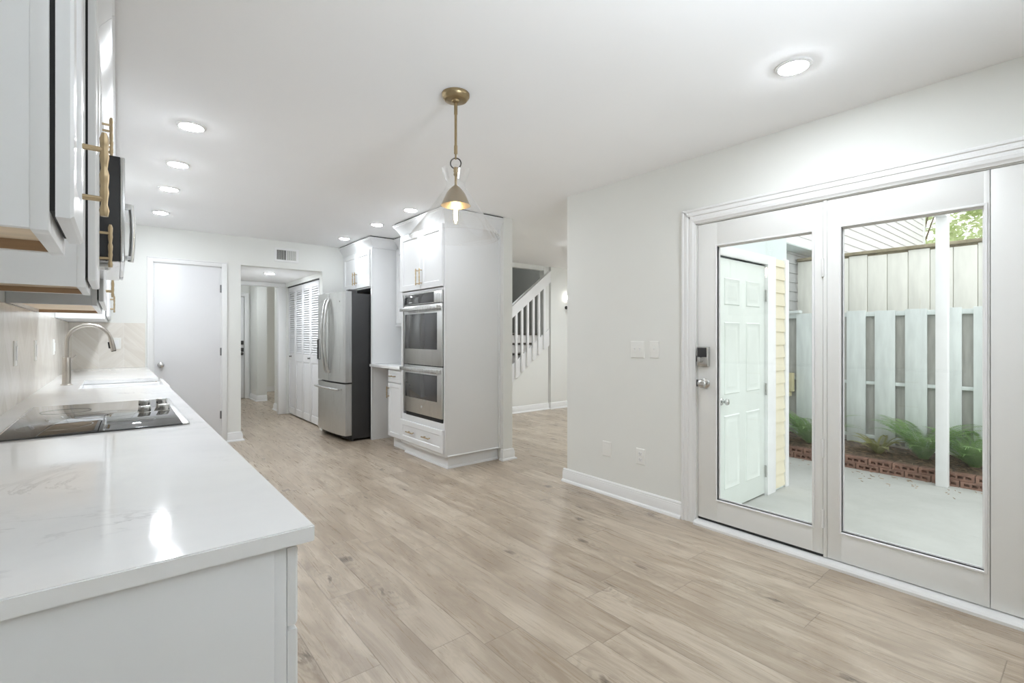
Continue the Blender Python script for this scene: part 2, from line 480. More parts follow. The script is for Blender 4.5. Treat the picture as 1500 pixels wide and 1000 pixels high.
# ------------------------------------------------------------------ mesh builder
class MB:
    def __init__(s, mtx=None):
        s.bm = bmesh.new()
        s.M = mtx or Matrix.Identity(4)

    def _merge(s, t):
        me = bpy.data.meshes.new('t')
        t.to_mesh(me)
        t.free()
        me.transform(s.M)
        s.bm.from_mesh(me)
        bpy.data.meshes.remove(me)
        return s

    def box(s, x0, x1, y0, y1, z0, z1, bev=0.0, seg=2):
        t = bmesh.new()
        vs = [t.verts.new((x, y, z)) for z in (z0, z1) for y in (y0, y1) for x in (x0, x1)]
        for f in ((0, 2, 3, 1), (4, 5, 7, 6), (0, 1, 5, 4), (2, 6, 7, 3), (0, 4, 6, 2), (1, 3, 7, 5)):
            t.faces.new([vs[i] for i in f])
        bmesh.ops.recalc_face_normals(t, faces=t.faces[:])
        if bev:
            bmesh.ops.bevel(t, geom=t.edges[:], offset=bev, segments=seg, profile=0.5, affect='EDGES')
        return s._merge(t)

    def cyl(s, p0, p1, r0, r1=None, seg=20, caps=True):
        r1 = r0 if r1 is None else r1
        return s.tube([p0, p1], [r0, r1], seg, caps)

    def tube(s, pts, r, seg=12, caps=True, squash=None):
        t = bmesh.new()
        pts = [Vector(p) for p in pts]
        rs = r if isinstance(r, (list, tuple)) else [r] * len(pts)
        rings = []
        up = None
        for i, p in enumerate(pts):
            d = (pts[min(i + 1, len(pts) - 1)] - pts[max(i - 1, 0)])
            d.normalize()
            if up is None:
                up = Vector((0, 0, 1)) if abs(d.z) < 0.9 else Vector((1, 0, 0))
            a = d.cross(up)
            if a.length < 1e-6:
                a = d.cross(Vector((0, 1, 0)))
            a.normalize()
            b = a.cross(d)
            b.normalize()
            up = b
            ring = []
            for k in range(seg):
                th = 2 * PI * k / seg
                ring.append(t.verts.new(p + (a * math.cos(th) + b * math.sin(th)) * rs[i]))
            rings.append(ring)
        for i in range(len(rings) - 1):
            for k in range(seg):
                t.faces.new([rings[i][k], rings[i][(k + 1) % seg], rings[i + 1][(k + 1) % seg], rings[i + 1][k]])
        if caps:
            t.faces.new(rings[0][::-1])
            t.faces.new(rings[-1])
        bmesh.ops.recalc_face_normals(t, faces=t.faces[:])
        return s._merge(t)

    def lathe(s, prof, c=(0, 0, 0), seg=40, wob=None):
        """prof: list of (r, z); revolved about the vertical through c"""
        t = bmesh.new()
        rings = []
        for r, z in prof:
            if r < 1e-6:
                rings.append([t.verts.new((c[0], c[1], c[2] + z))])
                continue
            ring = []
            for k in range(seg):
                th = 2 * PI * k / seg
                q = 1.0 if wob is None else wob(th, z)
                ring.append(t.verts.new((c[0] + r * q * math.cos(th), c[1] + r * q * math.sin(th), c[2] + z)))
            rings.append(ring)
        for a, b in zip(rings[:-1], rings[1:]):
            for k in range(seg):
                k2 = (k + 1) % seg
                if len(a) == 1 and len(b) == 1:
                    continue
                if len(a) == 1:
                    t.faces.new([a[0], b[k], b[k2]])
                elif len(b) == 1:
                    t.faces.new([a[k], b[0], a[k2]])
                else:
                    t.faces.new([a[k], a[k2], b[k2], b[k]])
        bmesh.ops.recalc_face_normals(t, faces=t.faces[:])
        return s._merge(t)

    def rings(s, w, h, prof, u0=0.0, v0=0.0, cap=True):
        """loft of inset rectangles in the local (x=u, y=v, z=out) frame: prof = [(inset, out)]"""
        t = bmesh.new()
        R = []
        for i, o in prof:
            R.append([t.verts.new(p) for p in ((u0 + i, v0 + i, o), (u0 + w - i, v0 + i, o),
                                               (u0 + w - i, v0 + h - i, o), (u0 + i, v0 + h - i, o))])
        for a, b in zip(R[:-1], R[1:]):
            for k in range(4):
                t.faces.new([a[k], a[(k + 1) % 4], b[(k + 1) % 4], b[k]])
        if cap:
            t.faces.new(R[-1])
            t.faces.new(R[0][::-1])
        bmesh.ops.recalc_face_normals(t, faces=t.faces[:])
        return s._merge(t)

    def prism(s, poly, axis, a, b):
        """extrude a 2-D polygon along axis ('x': poly=(y,z), 'y': poly=(x,z), 'z': poly=(x,y))"""
        t = bmesh.new()

        def P(u, v, w):
            return {'x': (w, u, v), 'y': (u, w, v), 'z': (u, v, w)}[axis]
        A = [t.verts.new(P(u, v, a)) for u, v in poly]
        B = [t.verts.new(P(u, v, b)) for u, v in poly]
        n = len(poly)
        for k in range(n):
            t.faces.new([A[k], A[(k + 1) % n], B[(k + 1) % n], B[k]])
        t.faces.new(A[::-1])
        t.faces.new(B)
        bmesh.ops.recalc_face_normals(t, faces=t.faces[:])
        return s._merge(t)

    def sweep(s, path, prof, closed=False):
        """sweep a profile (out, up) along a horizontal path [(x,y)] with mitred corners; out = right of travel"""
        t = bmesh.new()
        n = len(path)
        secs = []
        for i in range(n):
            p = Vector(path[i])
            d0 = (p - Vector(path[i - 1])).normalized() if i > 0 else None
            d1 = (Vector(path[i + 1]) - p).normalized() if i < n - 1 else None
            d0 = d0 or d1
            d1 = d1 or d0
            n0 = Vector((d0.y, -d0.x))
            n1 = Vector((d1.y, -d1.x))
            k = (n0 + n1)
            k = k / max(1e-6, k.dot(n0))
            secs.append([t.verts.new((p.x + k.x * o, p.y + k.y * o, z)) for o, z in prof])
        m = len(prof)
        for a, b in zip(secs[:-1], secs[1:]):
            for k in range(m):
                t.faces.new([a[k], a[(k + 1) % m], b[(k + 1) % m], b[k]])
        t.faces.new(secs[0])
        t.faces.new(secs[-1][::-1])
        bmesh.ops.recalc_face_normals(t, faces=t.faces[:])
        return s._merge(t)

    def poly(s, pts):
        t = bmesh.new()
        t.faces.new([t.verts.new(p) for p in pts])
        return s._merge(t)

    def build(s, name, mat, parent=None, loc=None, smooth=True):
        loc = Vector(loc or (0, 0, 0))
        if loc.length > 0:
            bmesh.ops.translate(s.bm, vec=-loc, verts=s.bm.verts[:])
        s.bm.normal_update()
        for f in s.bm.faces:
            f.smooth = smooth
        for e in s.bm.edges:
            if len(e.link_faces) == 2 and e.calc_face_angle(0) > 0.6:
                e.smooth = False
        me = bpy.data.meshes.new(name)
        s.bm.to_mesh(me)
        s.bm.free()
        me.materials.append(mat)
        o = bpy.data.objects.new(name, me)
        COL.objects.link(o)
        if parent is not None:
            o.parent = parent
        else:
            o.location = loc
        return o


def tag(o, label, cat, group=None, kind=None):
    o['label'] = label
    o['category'] = cat
    if group:
        o['group'] = group
    if kind:
        o['kind'] = kind
    return o


class Thing:
    """an Empty at the thing's base; add() hangs parts (given in world coordinates) under it"""
    def __init__(s, name, label, cat, loc=(0, 0, 0), group=None, kind=None):
        s.o = bpy.data.objects.new(name, None)
        s.o.empty_display_size = 0.1
        COL.objects.link(s.o)
        s.o.location = loc
        s.loc = Vector(loc)
        tag(s.o, label, cat, group, kind)

    def add(s, name, mb, mat, parent=None, label=None, smooth=True):
        o = mb.build(name, mat, parent or s.o, s.loc, smooth)
        if label:
            o['label'] = label
        return o


def solo(name, mb, mat, label, cat, loc=(0, 0, 0), group=None, kind=None, smooth=True):
    return tag(mb.build(name, mat, None, loc, smooth), label, cat, group, kind)


def struct(name, mb, mat, label, cat):
    return solo(name, mb, mat, label, cat, kind='structure')


def face_px(x, y0, z0):
    """local u -> +Y, v -> +Z, out -> +X"""
    return Matrix(((0, 0, 1, x), (1, 0, 0, y0), (0, 1, 0, z0), (0, 0, 0, 1)))


def face_nx(x, y0, z0):
    """local u -> -Y, v -> +Z, out -> -X ; y0 is the larger Y"""
    return Matrix(((0, 0, -1, x), (-1, 0, 0, y0), (0, 1, 0, z0), (0, 0, 0, 1)))


def face_ny(x0, y, z0):
    """local u -> +X, v -> +Z, out -> -Y"""
    return Matrix(((1, 0, 0, x0), (0, 0, -1, y), (0, 1, 0, z0), (0, 0, 0, 1)))


def shaker(mtx, w, h, t=0.02, s=0.057):
    mb = MB(mtx)
    s = min(s, w * 0.3, h * 0.3)
    mb.rings(w, h, [(0, 0), (0, t - 0.004), (0.004, t), (s, t), (s + 0.003, t - 0.003), (s + 0.006, t - 0.009), (s + 0.010, t - 0.009)])
    return mb


def pull(mtx, L=0.152, cc=0.09, vertical=True, stand=0.03):
    """hammered bar pull on two posts, centred on the local origin"""
    mb = MB(mtx)
    n = 14
    pts, rad = [], []
    for i in range(n + 1):
        q = -L / 2 + L * i / n
        wv = 0.0062 + 0.0011 * math.sin(i * 2.1) + 0.0006 * math.cos(i * 1.1)
        if i in (0, n):
            wv *= 0.85
        pts.append((0, q, stand) if vertical else (q, 0, stand))
        rad.append(wv)
    mb.tube(pts, rad, 8)
    for sg in (-1, 1):
        c = sg * cc / 2
        a = (0, c, 0) if vertical else (c, 0, 0)
        b = (0, c, stand) if vertical else (c, 0, stand)
        mb.tube([a, b], [0.0052, 0.0048], 8)
    return mb


# ------------------------------------------------------------------ dimensions
XL, XR = -0.38, 3.00          # kitchen side walls
YF = 6.55                     # far kitchen wall
YB = -2.70                    # wall behind the camera
H = 2.44
HH = 2.10                     # hall ceiling

# ------------------------------------------------------------------ the shell
mb = MB()
for x0, x1, y0, y1 in ((XL - 0.1, 3.06, YB - 0.1, YF + 0.05), (0.95, 4.1, YF + 0.05, 12.2), (3.06, 7.7, 2.72, YF + 0.05)):
    mb.box(x0, x1, y0, y1, -0.12, 0.0)
struct('floor', mb, M['floor'], 'light brown oak look plank floor running through kitchen and hall', 'floor')

mb = MB()
mb.box(XL - 0.1, 3.12, YB - 0.1, YF + 0.12, H, H + 0.12)
mb.box(3.12, 7.7, 2.70, 6.13, H, H + 0.12)
struct('ceiling', mb, M['ceiling'], 'flat white kitchen ceiling dotted with downlights', 'ceiling')
mb = MB()
mb.box(1.0, 2.20, YF + 0.12, 8.36, HH, HH + 0.1)
mb.box(0.9, 4.1, 8.36, 12.2, 2.44, 2.54)
struct('ceiling_hall', mb, M['ceiling'], 'lowered white ceiling of the hallway', 'ceiling')

mb = MB()
mb.box(XL - 0.12, XL, YB - 0.1, YF + 0.1, -0.1, H + 0.1)
struct('wall_left', mb, M['wall'], 'kitchen wall behind the cooktop run', 'wall')
mb = MB()
mb.box(XL - 0.1, 3.12, YB - 0.12, YB, -0.1, H + 0.1)
struct('wall_near', mb, M['wall'], 'plain wall behind the viewer', 'wall')

# far wall: door (0.318..0.941, z<2.044), hall opening (1.152..2.106, z<2.10)
mb = MB()
T = YF + 0.12
mb.box(XL - 0.1, 0.306, YF, T, -0.05, H + 0.05)
mb.box(0.306, 0.953, YF, T, 2.056, H + 0.05)
mb.box(0.953, 1.152, YF, T, -0.05, H + 0.05)
mb.box(1.152, 2.106, YF, T, HH, H + 0.05)
mb.box(2.106, 3.12, YF, T, -0.05, H + 0.05)
struct('wall_far', mb, M['wall'], 'greige far wall with white door and hallway opening', 'wall')

# right wall: patio opening Y -0.44..1.735, z<2.0 ; ends at 2.93 ; restarts 3.83
mb = MB()
PY0, PY1, PZ = -0.44, 1.735, 2.0
mb.box(XR, XR + 0.12, YB, PY0, -0.05, H + 0.02)
mb.box(XR, XR + 0.12, PY0, PY1, PZ, H + 0.02)
mb.box(XR, XR + 0.12, PY1, 2.93, -0.05, H + 0.02, 0.0)
struct('wall_right', mb, M['wall'], 'greige wall holding the glass patio doors', 'wall')
mb = MB()
mb.box(3.01, 3.125, 3.83, YF, -0.05, H + 0.02)
struct('wall_pantry', mb, M['wall'], 'greige wall stub behind the tall oven cabinet', 'wall')

# other room with the stairs
mb = MB()
mb.box(3.06, 7.7, 2.70, 2.82, -0.3, H + 0.02)
struct('wall_dining', mb, M['wall'], 'dining side wall behind the patio', 'wall')
mb = MB()
mb.box(7.6, 7.72, 2.7, 6.2, -0.05, H + 0.02)
struct('wall_east', mb, M['wall'], 'far end wall of the room with stairs', 'wall')
mb = MB()
SL = (1.076 - 0.494) / (5.713 - 4.911)
def strz(x): return 0.494 + SL * (x - 4.911)
mb.prism([(3.12, -0.05), (5.74, -0.05), (5.74, strz(5.74) + 0.1), (4.35, strz(4.35) + 0.1), (4.35, 0.02), (3.12, 0.02)], 'y', 6.06, 6.12)
mb.box(3.12, 5.64, 6.06, 6.14, 2.365, H + 0.02)
mb.box(3.05, 4.30, 6.06, 6.14, 0.02, 2.37)
mb.box(5.635, 5.75, 6.055, 6.16, strz(5.64) + 0.05, H + 0.02)
struct('wall_stair', mb, M['wall'], 'greige wall under the rising stair stringer', 'wall')
mb = MB()
mb.box(5.775, 7.65, 6.03, 6.14, -0.05, H + 0.02)
struct('wall_sconce', mb, M['wall'], 'greige wall carrying the lit sconce beside the stairs', 'wall')
# stairwell enclosure
mb = MB()
mb.box(4.2, 4.3, 6.12, 9.5, -0.05, 4.9)
mb.box(7.0, 7.1, 6.14, 9.5, -0.05, 4.9)
mb.box(4.3, 7.0, 9.0, 9.1, -0.05, 4.9)
mb.box(4.3, 7.0, 6.06, 6.14, H + 0.12, 4.9)
mb.box(4.2, 7.1, 6.06, 9.5, 4.8, 4.9)
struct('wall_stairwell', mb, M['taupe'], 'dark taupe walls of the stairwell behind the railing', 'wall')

# hallway
mb = MB()
mb.box(0.95, 1.05, YF + 0.12, 12.2, -0.05, 2.5)
mb.box(2.15, 2.2, YF + 0.12, 6.80, -0.05, HH + 0.05)
mb.box(2.11, 2.2, YF + 0.12, 8.40, 2.035, HH + 0.05)
mb.box(2.12, 2.2, 8.36, 8.44, -0.05, HH + 0.05)
mb.box(2.09, 2.2, 8.44, 8.98, -0.05, 2.5)
mb.box(2.09, 2.26, 10.3, 11.0, -0.05, 2.5)
mb.box(2.2, 4.0, 8.90, 8.98, -0.05, 2.5)
mb.box(4.0, 4.1, 8.90, 12.2, -0.05, 2.5)
mb.box(2.2, 4.1, 12.0, 12.1, -0.05, 2.5)
mb.box(1.0, 2.26, 10.95, 11.05, -0.05, 2.5)
mb.box(0.95, 2.2, 8.38, 8.46, HH - 0.005, 2.5)
struct('wall_hall', mb, M['wall'], 'greige hallway walls past the kitchen', 'wall')
# closet box behind the bifold doors
mb = MB()
mb.box(2.2, 2.75, 6.68, 6.74, 0, 2.1)
mb.box(2.75, 2.8, 6.68, 8.5, 0, 2.1)
mb.box(2.2, 2.8, 8.42, 8.5, 0, 2.1)
mb.box(2.2, 2.8, 6.68, 8.5, 2.1, 2.15)
struct('wall_closet', mb, M['wall'], 'inside of the hallway closet', 'wall')

# baseboards
BB = [(0, 0), (0.036, 0), (0.036, 0.006), (0.030, 0.016), (0.020, 0.020), (0.018, 0.022), (0.018, 0.075), (0.015, 0.080),
      (0.015, 0.087), (0.012, 0.091), (0.012, 0.099), (0.006, 0.107), (0, 0.109)]
def baseboard(name, path, label):
    struct(name, MB().sweep(path, BB), M['trim'], label, 'baseboard')
baseboard('baseboard_right', [(XR, 2.93 + 0.04), (XR, 1.836)][::1], 'white baseboard below the light switches')
baseboard('baseboard_far', [(0.998, YF), (1.152, YF), (1.152, T)], 'white baseboard between the far door and hallway')
baseboard('baseboard_pantry', [(3.01, 3.86), (3.01, 3.83), (3.125, 3.83), (3.125, 4.6)], 'white baseboard around the wall end beside the oven cabinet')
baseboard('baseboard_stair', [(4.3, 6.06), (5.74, 6.06)], 'white baseboard below the staircase')
baseboard('baseboard_sconce', [(5.775, 6.06), (5.775, 6.03), (7.6, 6.03)], 'white baseboard below the wall sconce')
baseboard('baseboard_hall', [(2.09, 10.96), (2.09, 10.3), (2.26, 10.3)], 'white baseboard around the hallway wall corner')
baseboard('baseboard_passage', [(2.26, 12.0), (4.0, 12.0)], 'white baseboard at the end of the dim passage')
baseboard('baseboard_post', [(2.2, 8.98), (2.09, 8.98), (2.09, 8.47)], 'white baseboard behind the hallway post')

# ------------------------------------------------------------------ ceiling downlights
def downlight(x, y, z, label, group='round recessed ceiling downlights', r=0.075, lens='lens'):
    t = Thing('recessed_downlight', label, 'ceiling light', (x, y, z), group)
    t.add('trim_ring', MB().lathe([(r * 0.74, 0.004), (r * 0.74, -0.004), (r * 0.80, -0.009), (r * 0.97, -0.006), (r, 0.0), (r, 0.004)], (x, y, z), 36), M['trim'])
    t.add('lens', MB().lathe([(0.0, -0.017), (r * 0.3, -0.0165), (r * 0.55, -0.0135), (r * 0.68, -0.009), (r * 0.735, -0.004), (r * 0.735, 0.002)], (x, y, z), 32), M[lens])
    return t

for y, lab in ((3.295, 'recessed downlight nearest of the row over the left counter'),
               (4.078, 'recessed downlight second of the row over the left counter'),
               (4.80, 'recessed downlight third of the row over the left counter'),
               (5.767, 'recessed downlight farthest of the row over the left counter')):
    downlight(0.33, y, H, lab)
for y, lab in ((3.37, 'recessed downlight glowing just behind the pendant glass'),
               (4.16, 'recessed downlight above the double oven cabinet front'),
               (4.929, 'recessed downlight between oven cabinet and refrigerator'),
               (5.881, 'recessed downlight in front of the refrigerator cabinet')):
    downlight(2.155, y, H, lab, lens='lens_right')
downlight(2.326, 0.88, H, 'recessed downlight large and alone before the patio doors', lens='lens_front')
downlight(-0.10, 4.72, H, 'recessed downlight above the farmhouse sink')
downlight(1.607, 7.17, HH, 'recessed downlight in the lowered hallway ceiling', lens='lens_hall')
downlight(1.6, 9.7, 2.44, 'recessed downlight beyond the hallway beam', lens='lens_hall')  # assumed lamp out of view, added to light the foyer
downlight(4.6, 4.3, H, 'recessed downlight in the room with stairs', lens='lens_dining')  # this and the next are assumed lamps, added out of view
downlight(6.2, 4.3, H, 'recessed downlight toward the end wall of the room with stairs', lens='lens_dining')
downlight(5.6, 6.60, 4.8, 'recessed downlight high above the stairwell', lens='lens_stair')  # added out of view to brighten the stairwell

# ------------------------------------------------------------------ far door (white slab)
def casing(path, prof_w, mtx):
    pass

d = Thing('door_1', 'plain white slab door with round knob on the far wall', 'door', (0.63, YF, 0), kind='structure')
d.add('slab', MB().box(0.318, 0.941, YF - 0.002, YF + 0.034, 0.012, 2.044, 0.003), M['door'])
cs = MB()
def casing_ny(mb, x0, x1, ztop, y, w=0.062, t=0.018):
    """two legs and a head of stepped casing on a wall facing -Y"""
    for a, b, s in ((x0 - w, x0, 1), (x1, x1 + w, -1)):
        mb.box(a, b, y - t, y, 0, ztop + w, 0.004)
        c = a + 0.012 if s > 0 else b - 0.012
        mb.box(min(c, a if s > 0 else b), max(c, a if s > 0 else b), y - t - 0.006, y - t + 0.001, 0, ztop + w, 0.002)
    mb.box(x0 - w + 0.001, x1 + w - 0.001, y - t + 0.0005, y, ztop, ztop + w, 0.004)
    mb.box(x0 - w, x1 + w, y - t - 0.0065, y - t + 0.001, ztop + w - 0.012, ztop + w + 0.0005, 0.002)
casing_ny(cs, 0.308, 0.951, 2.053, YF, 0.055)
cs.box(0.3, 0.3185, YF + 0.001, T, 0, 2.05)
cs.box(0.9405, 0.96, YF + 0.001, T, 0, 2.05)
cs.box(0.3, 0.96, YF + 0.001, T, 2.0445, 2.06)
d.add('casing', cs, M['trim'])
for z in (1.80, 1.066, 0.329):
    d.add('hinge', MB().cyl((0.945, YF - 0.006, z - 0.045), (0.945, YF - 0.006, z + 0.045), 0.007, seg=10).box(0.936, 0.954, YF - 0.004, YF + 0.002, z - 0.045, z + 0.045), M['hinge'])
def knob_mb(c, n, r=0.027):
    """door knob with rose; n: outward unit vector along an axis"""
    mt = Matrix.Translation(c) @ Vector((0, 0, 1)).rotation_difference(Vector(n)).to_matrix().to_4x4()
    k = MB(mt)
    q = r / 0.027
    k.lathe([(0, 0), (r * 1.15, 0), (r * 1.15, 0.004 * q), (r * 0.95, 0.009 * q), (r * 0.45, 0.012 * q), (r * 0.40, 0.028 * q),
             (r * 0.62, 0.034 * q), (r * 0.98, 0.042 * q), (r * 1.0, 0.050 * q), (r * 0.86, 0.058 * q), (r * 0.5, 0.062 * q), (0, 0.063 * q)], (0, 0, 0), 28)
    return k
d.add('knob', knob_mb((0.375, YF - 0.002, 0.929), (0, -1, 0)), M['chrome'], label='satin chrome round knob')
mb = MB().box(0.25, 1.0, YF + 0.12, YF + 0.3, 0, 2.2)
struct('wall_pantry_inside', mb, M['wall'], 'wall closing the space behind the white door', 'wall')

# ------------------------------------------------------------------ return air vent above the hallway
v = Thing('wall_vent', 'white air vent register above the hallway opening', 'vent', (1.663, YF, 2.267))
vy = YF
fr = MB(face_ny(1.519, vy, 2.179))
fr.rings(0.288, 0.175, [(0, 0), (0, 0.004), (0.006, 0.009), (0.026, 0.009), (0.028, 0.003)], cap=False)
fr.box(0.1375, 0.1465, 0.02, 0.155, 0.001, 0.009)
v.add('frame', fr, M['trim'])
v.add('duct', MB(face_ny(1.519, vy, 2.179)).box(0.024, 0.264, 0.024, 0.151, 0.0003, 0.0012), M['slot'])
for i in range(18):
    u = 0.032 + i * 0.0132
    if abs(u - 0.142) < 0.008:
        continue
    m_ = face_ny(1.519 + u, vy - 0.005, 2.179) @ Matrix.Rotation(0.9 if u < 0.142 else -0.5, 4, 'Y')
    v.add('louver', MB(m_).box(-0.0045, 0.0045, 0.025, 0.150, -0.0006, 0.0006), M['plate'])

# ------------------------------------------------------------------ left run: base cabinets and worktop
CY0 = 0.87                     # near end of the worktop
BX = 0.225                     # base cabinet front
def base_cabinet(y0, y1, fronts, label, end_panel=False):
    t = Thing('base_cabinet', label, 'cabinet', ((XL + BX) / 2, (y0 + y1) / 2, 0), 'white base cabinets of the left run')
    b = MB()
    b.box(XL + 0.003, BX - 0.02, y0, y1, 0.10, 0.8865, 0.001)
    t.add('carcass', b, M['cab'])
    f = MB()
    f.box(BX - 0.021, BX, y0 - (0.0 if not end_panel else 0.0), y0 + 0.03, 0.10, 0.8865, 0.0012)
    f.box(BX - 0.021, BX, y1 - 0.03, y1, 0.10, 0.8865, 0.0012)
    f.box(BX - 0.021, BX - 0.0005, y0 + 0.03, y1 - 0.03, 0.846, 0.8865)
    f.box(BX - 0.021, BX - 0.0005, y0 + 0.03, y1 - 0.03, 0.10, 0.135)
    t.add('face_frame', f, M['cab'])
    t.add('toe_kick', MB().box(XL + 0.003, BX - 0.075, y0 + 0.001, y1 - 0.001, 0.0, 0.10), M['cab'])
    for kind, a, c, z0, z1 in fronts:
        nm = 'drawer' if kind == 'w' else 'door'
        q = t.add(nm, shaker(face_px(BX + 0.0015, a, z0), c - a, z1 - z0, 0.018, 0.05), M['cab'])
        if kind == 'w':
            t.add('handle', pull(face_px(BX + 0.0195, (a + c) / 2, (z0 + z1) / 2), vertical=False), M['brass'], q, 'brass bar pull')
        else:
            t.add('handle', pull(face_px(BX + 0.0195, c - 0.04 if kind == 'dl' else a + 0.04, z1 - 0.11)), M['brass'], q, 'brass bar pull')
    return t
def drawers3(a, c):
    return [('w', a, c, 0.745, 0.879), ('w', a, c, 0.43, 0.737), ('w', a, c, 0.115, 0.422)]
t = base_cabinet(0.885, 1.50, drawers3(0.888, 1.492), 'white drawer base cabinet with grey lit end panel at the worktop end', True)
t.add('end_panel', MB().box(XL + 0.003, BX - 0.0205, 0.8795, 0.8848, 0.10, 0.8865, 0.001), M['cab'])
base_cabinet(1.502, 2.13, [('dl', 1.506, 1.813, 0.115, 0.879), ('dr', 1.819, 2.126, 0.115, 0.879)], 'white two door base cabinet just before the cooktop')
base_cabinet(2.132, 3.12, drawers3(2.14, 3.114), 'white drawer base cabinet under the cooktop')
base_cabinet(3.122, 4.03, [('dl', 3.13, 3.572, 0.115, 0.879), ('dr', 3.578, 4.022, 0.115, 0.879)], 'white base cabinet between cooktop and sink')
base_cabinet(4.80, YF - 0.005, [('dl', 4.81, 5.38, 0.115, 0.879), ('dr', 5.386, 5.96, 0.115, 0.879)], 'white base cabinet between sink and far wall')
t = Thing('sink_cabinet', 'white cabinet carrying the farmhouse sink', 'cabinet', (0, 4.41, 0))
t.add('carcass', MB().box(XL + 0.003, BX - 0.02, 4.032, 4.798, 0.10, 0.60, 0.001), M['cab'])
for a, c in ((4.04, 4.412), (4.418, 4.79)):
    t.add('door', shaker(face_px(BX - 0.02, a, 0.115), c - a, 0.48, 0.018, 0.05), M['cab'])
t.add('toe_kick', MB().box(XL + 0.003, BX - 0.075, 4.033, 4.797, 0, 0.10), M['cab'])

CT0, CT1, CX = 0.887, 0.915, 0.267
mb = MB()
S0, S1, SXB = 4.05, 4.778, -0.185        # sink cut-out
# one slab built from an outline with the notch for the apron sink
outl = [(XL + 0.001, CY0), (CX, CY0), (CX, S0), (SXB, S0), (SXB, S1), (CX - 0.01, S1), (CX - 0.01, YF - 0.001), (XL + 0.001, YF - 0.001)]
tb = bmesh.new()
A = [tb.verts.new((x, y, CT0)) for x, y in outl]
f = tb.faces.new(A)
r = bmesh.ops.extrude_face_region(tb, geom=[f])
bmesh.ops.translate(tb, vec=(0, 0, CT1 - CT0), verts=[g_ for g_ in r['geom'] if isinstance(g_, bmesh.types.BMVert)])
bmesh.ops.recalc_face_normals(tb, faces=tb.faces[:])
bmesh.ops.bevel(tb, geom=[e for e in tb.edges if e.calc_length() > 0.05 or abs(e.verts[0].co.z - e.verts[1].co.z) > 0.01], offset=0.002, segments=2, affect='EDGES')
mb._merge(tb)
solo('countertop', mb, M['quartz'], 'long white quartz worktop with faint grey veins on left cabinets', 'countertop', (0, 3.7, CT0))

# sink
t = Thing('farmhouse_sink', 'white apron front sink set into the worktop below the faucet', 'sink', (0.03, 4.414, 0.64))
s_ = MB()
sx0, sx1, sy0, sy1, sz0, sz1 = SXB - 0.02, 0.285, S0 + 0.003, S1 - 0.003, 0.645, 0.884
w_ = 0.022
s_.box(sx0, sx0 + w_, sy0, sy1, sz0, sz1, 0.004)
s_.box(sx1 - w_, sx1, sy0, sy1, sz0, sz1 + 0.022, 0.006)
s_.box(sx0, sx1, sy0, sy0 + w_, sz0, sz1, 0.004)
s_.box(sx0, sx1, sy1 - w_, sy1, sz0, sz1, 0.004)
s_.box(sx0, sx1, sy0, sy1, sz0, sz0 + 0.02, 0.004)
t.add('basin', s_, M['fireclay'])
t.add('drain', MB().lathe([(0, 0.003), (0.03, 0.003), (0.042, 0.004), (0.045, 0.0)], (0.04, 4.414, 0.665), 24), M['chrome'])

# faucet
fx, fy = -0.262, 4.44
t = Thing('kitchen_faucet', 'brushed nickel gooseneck faucet behind the sink', 'faucet', (fx, fy, CT1))
t.add('deck_plate', MB().lathe([(0, 0.0), (0.031, 0.0), (0.031, 0.004), (0.028, 0.007), (0, 0.007)], (fx, fy, CT1), 32), M['nickel'])
t.add('body', MB().lathe([(0, 0.006), (0.0238, 0.006), (0.0238, 0.182), (0.0222, 0.187), (0, 0.187)], (fx, fy, CT1), 32), M['nickel'])
neck = [(fx, fy, CT1 + 0.18), (fx, fy, 1.205)]
ra = 0.116
for i in range(1, 17):
    th = PI - (PI - 0.18) * i / 16
    neck.append((fx + ra + ra * math.cos(th), fy, 1.205 + ra * math.sin(th)))
lx, lz = neck[-1][0], neck[-1][2]
t.add('gooseneck', MB().tube(neck, 0.0118, 18), M['nickel'])
dv = Vector((math.sin(0.18), 0, -math.cos(0.18)))
p0 = Vector((lx, fy, lz))
sh = t.add('spray_head', MB().tube([p0 - dv * 0.004, p0 + dv * 0.012, p0 + dv * 0.05, p0 + dv * 0.085], [0.0130, 0.0145, 0.0160, 0.0155], 20), M['nickel'])
t.add('spray_face', MB().tube([p0 + dv * 0.0845, p0 + dv * 0.090], [0.0142, 0.0135], 20), M['black'], sh)
bn = Vector((-dv.z, 0, dv.x)) * -1
t.add('spray_buttons', MB().tube([p0 + dv * 0.02 + bn * 0.0135, p0 + dv * 0.065 + bn * 0.0155], [0.008, 0.008], 8), M['black'], sh)
lev = MB().cyl((fx, fy + 0.026, CT1 + 0.12), (fx, fy + 0.055, CT1 + 0.12), 0.014)
lev.tube([(fx, fy + 0.046, CT1 + 0.12), (fx + 0.02, fy + 0.05, CT1 + 0.165), (fx + 0.045, fy + 0.052, CT1 + 0.20)], [0.006, 0.005, 0.0045], 10)
t.add('lever', lev, M['nickel'])

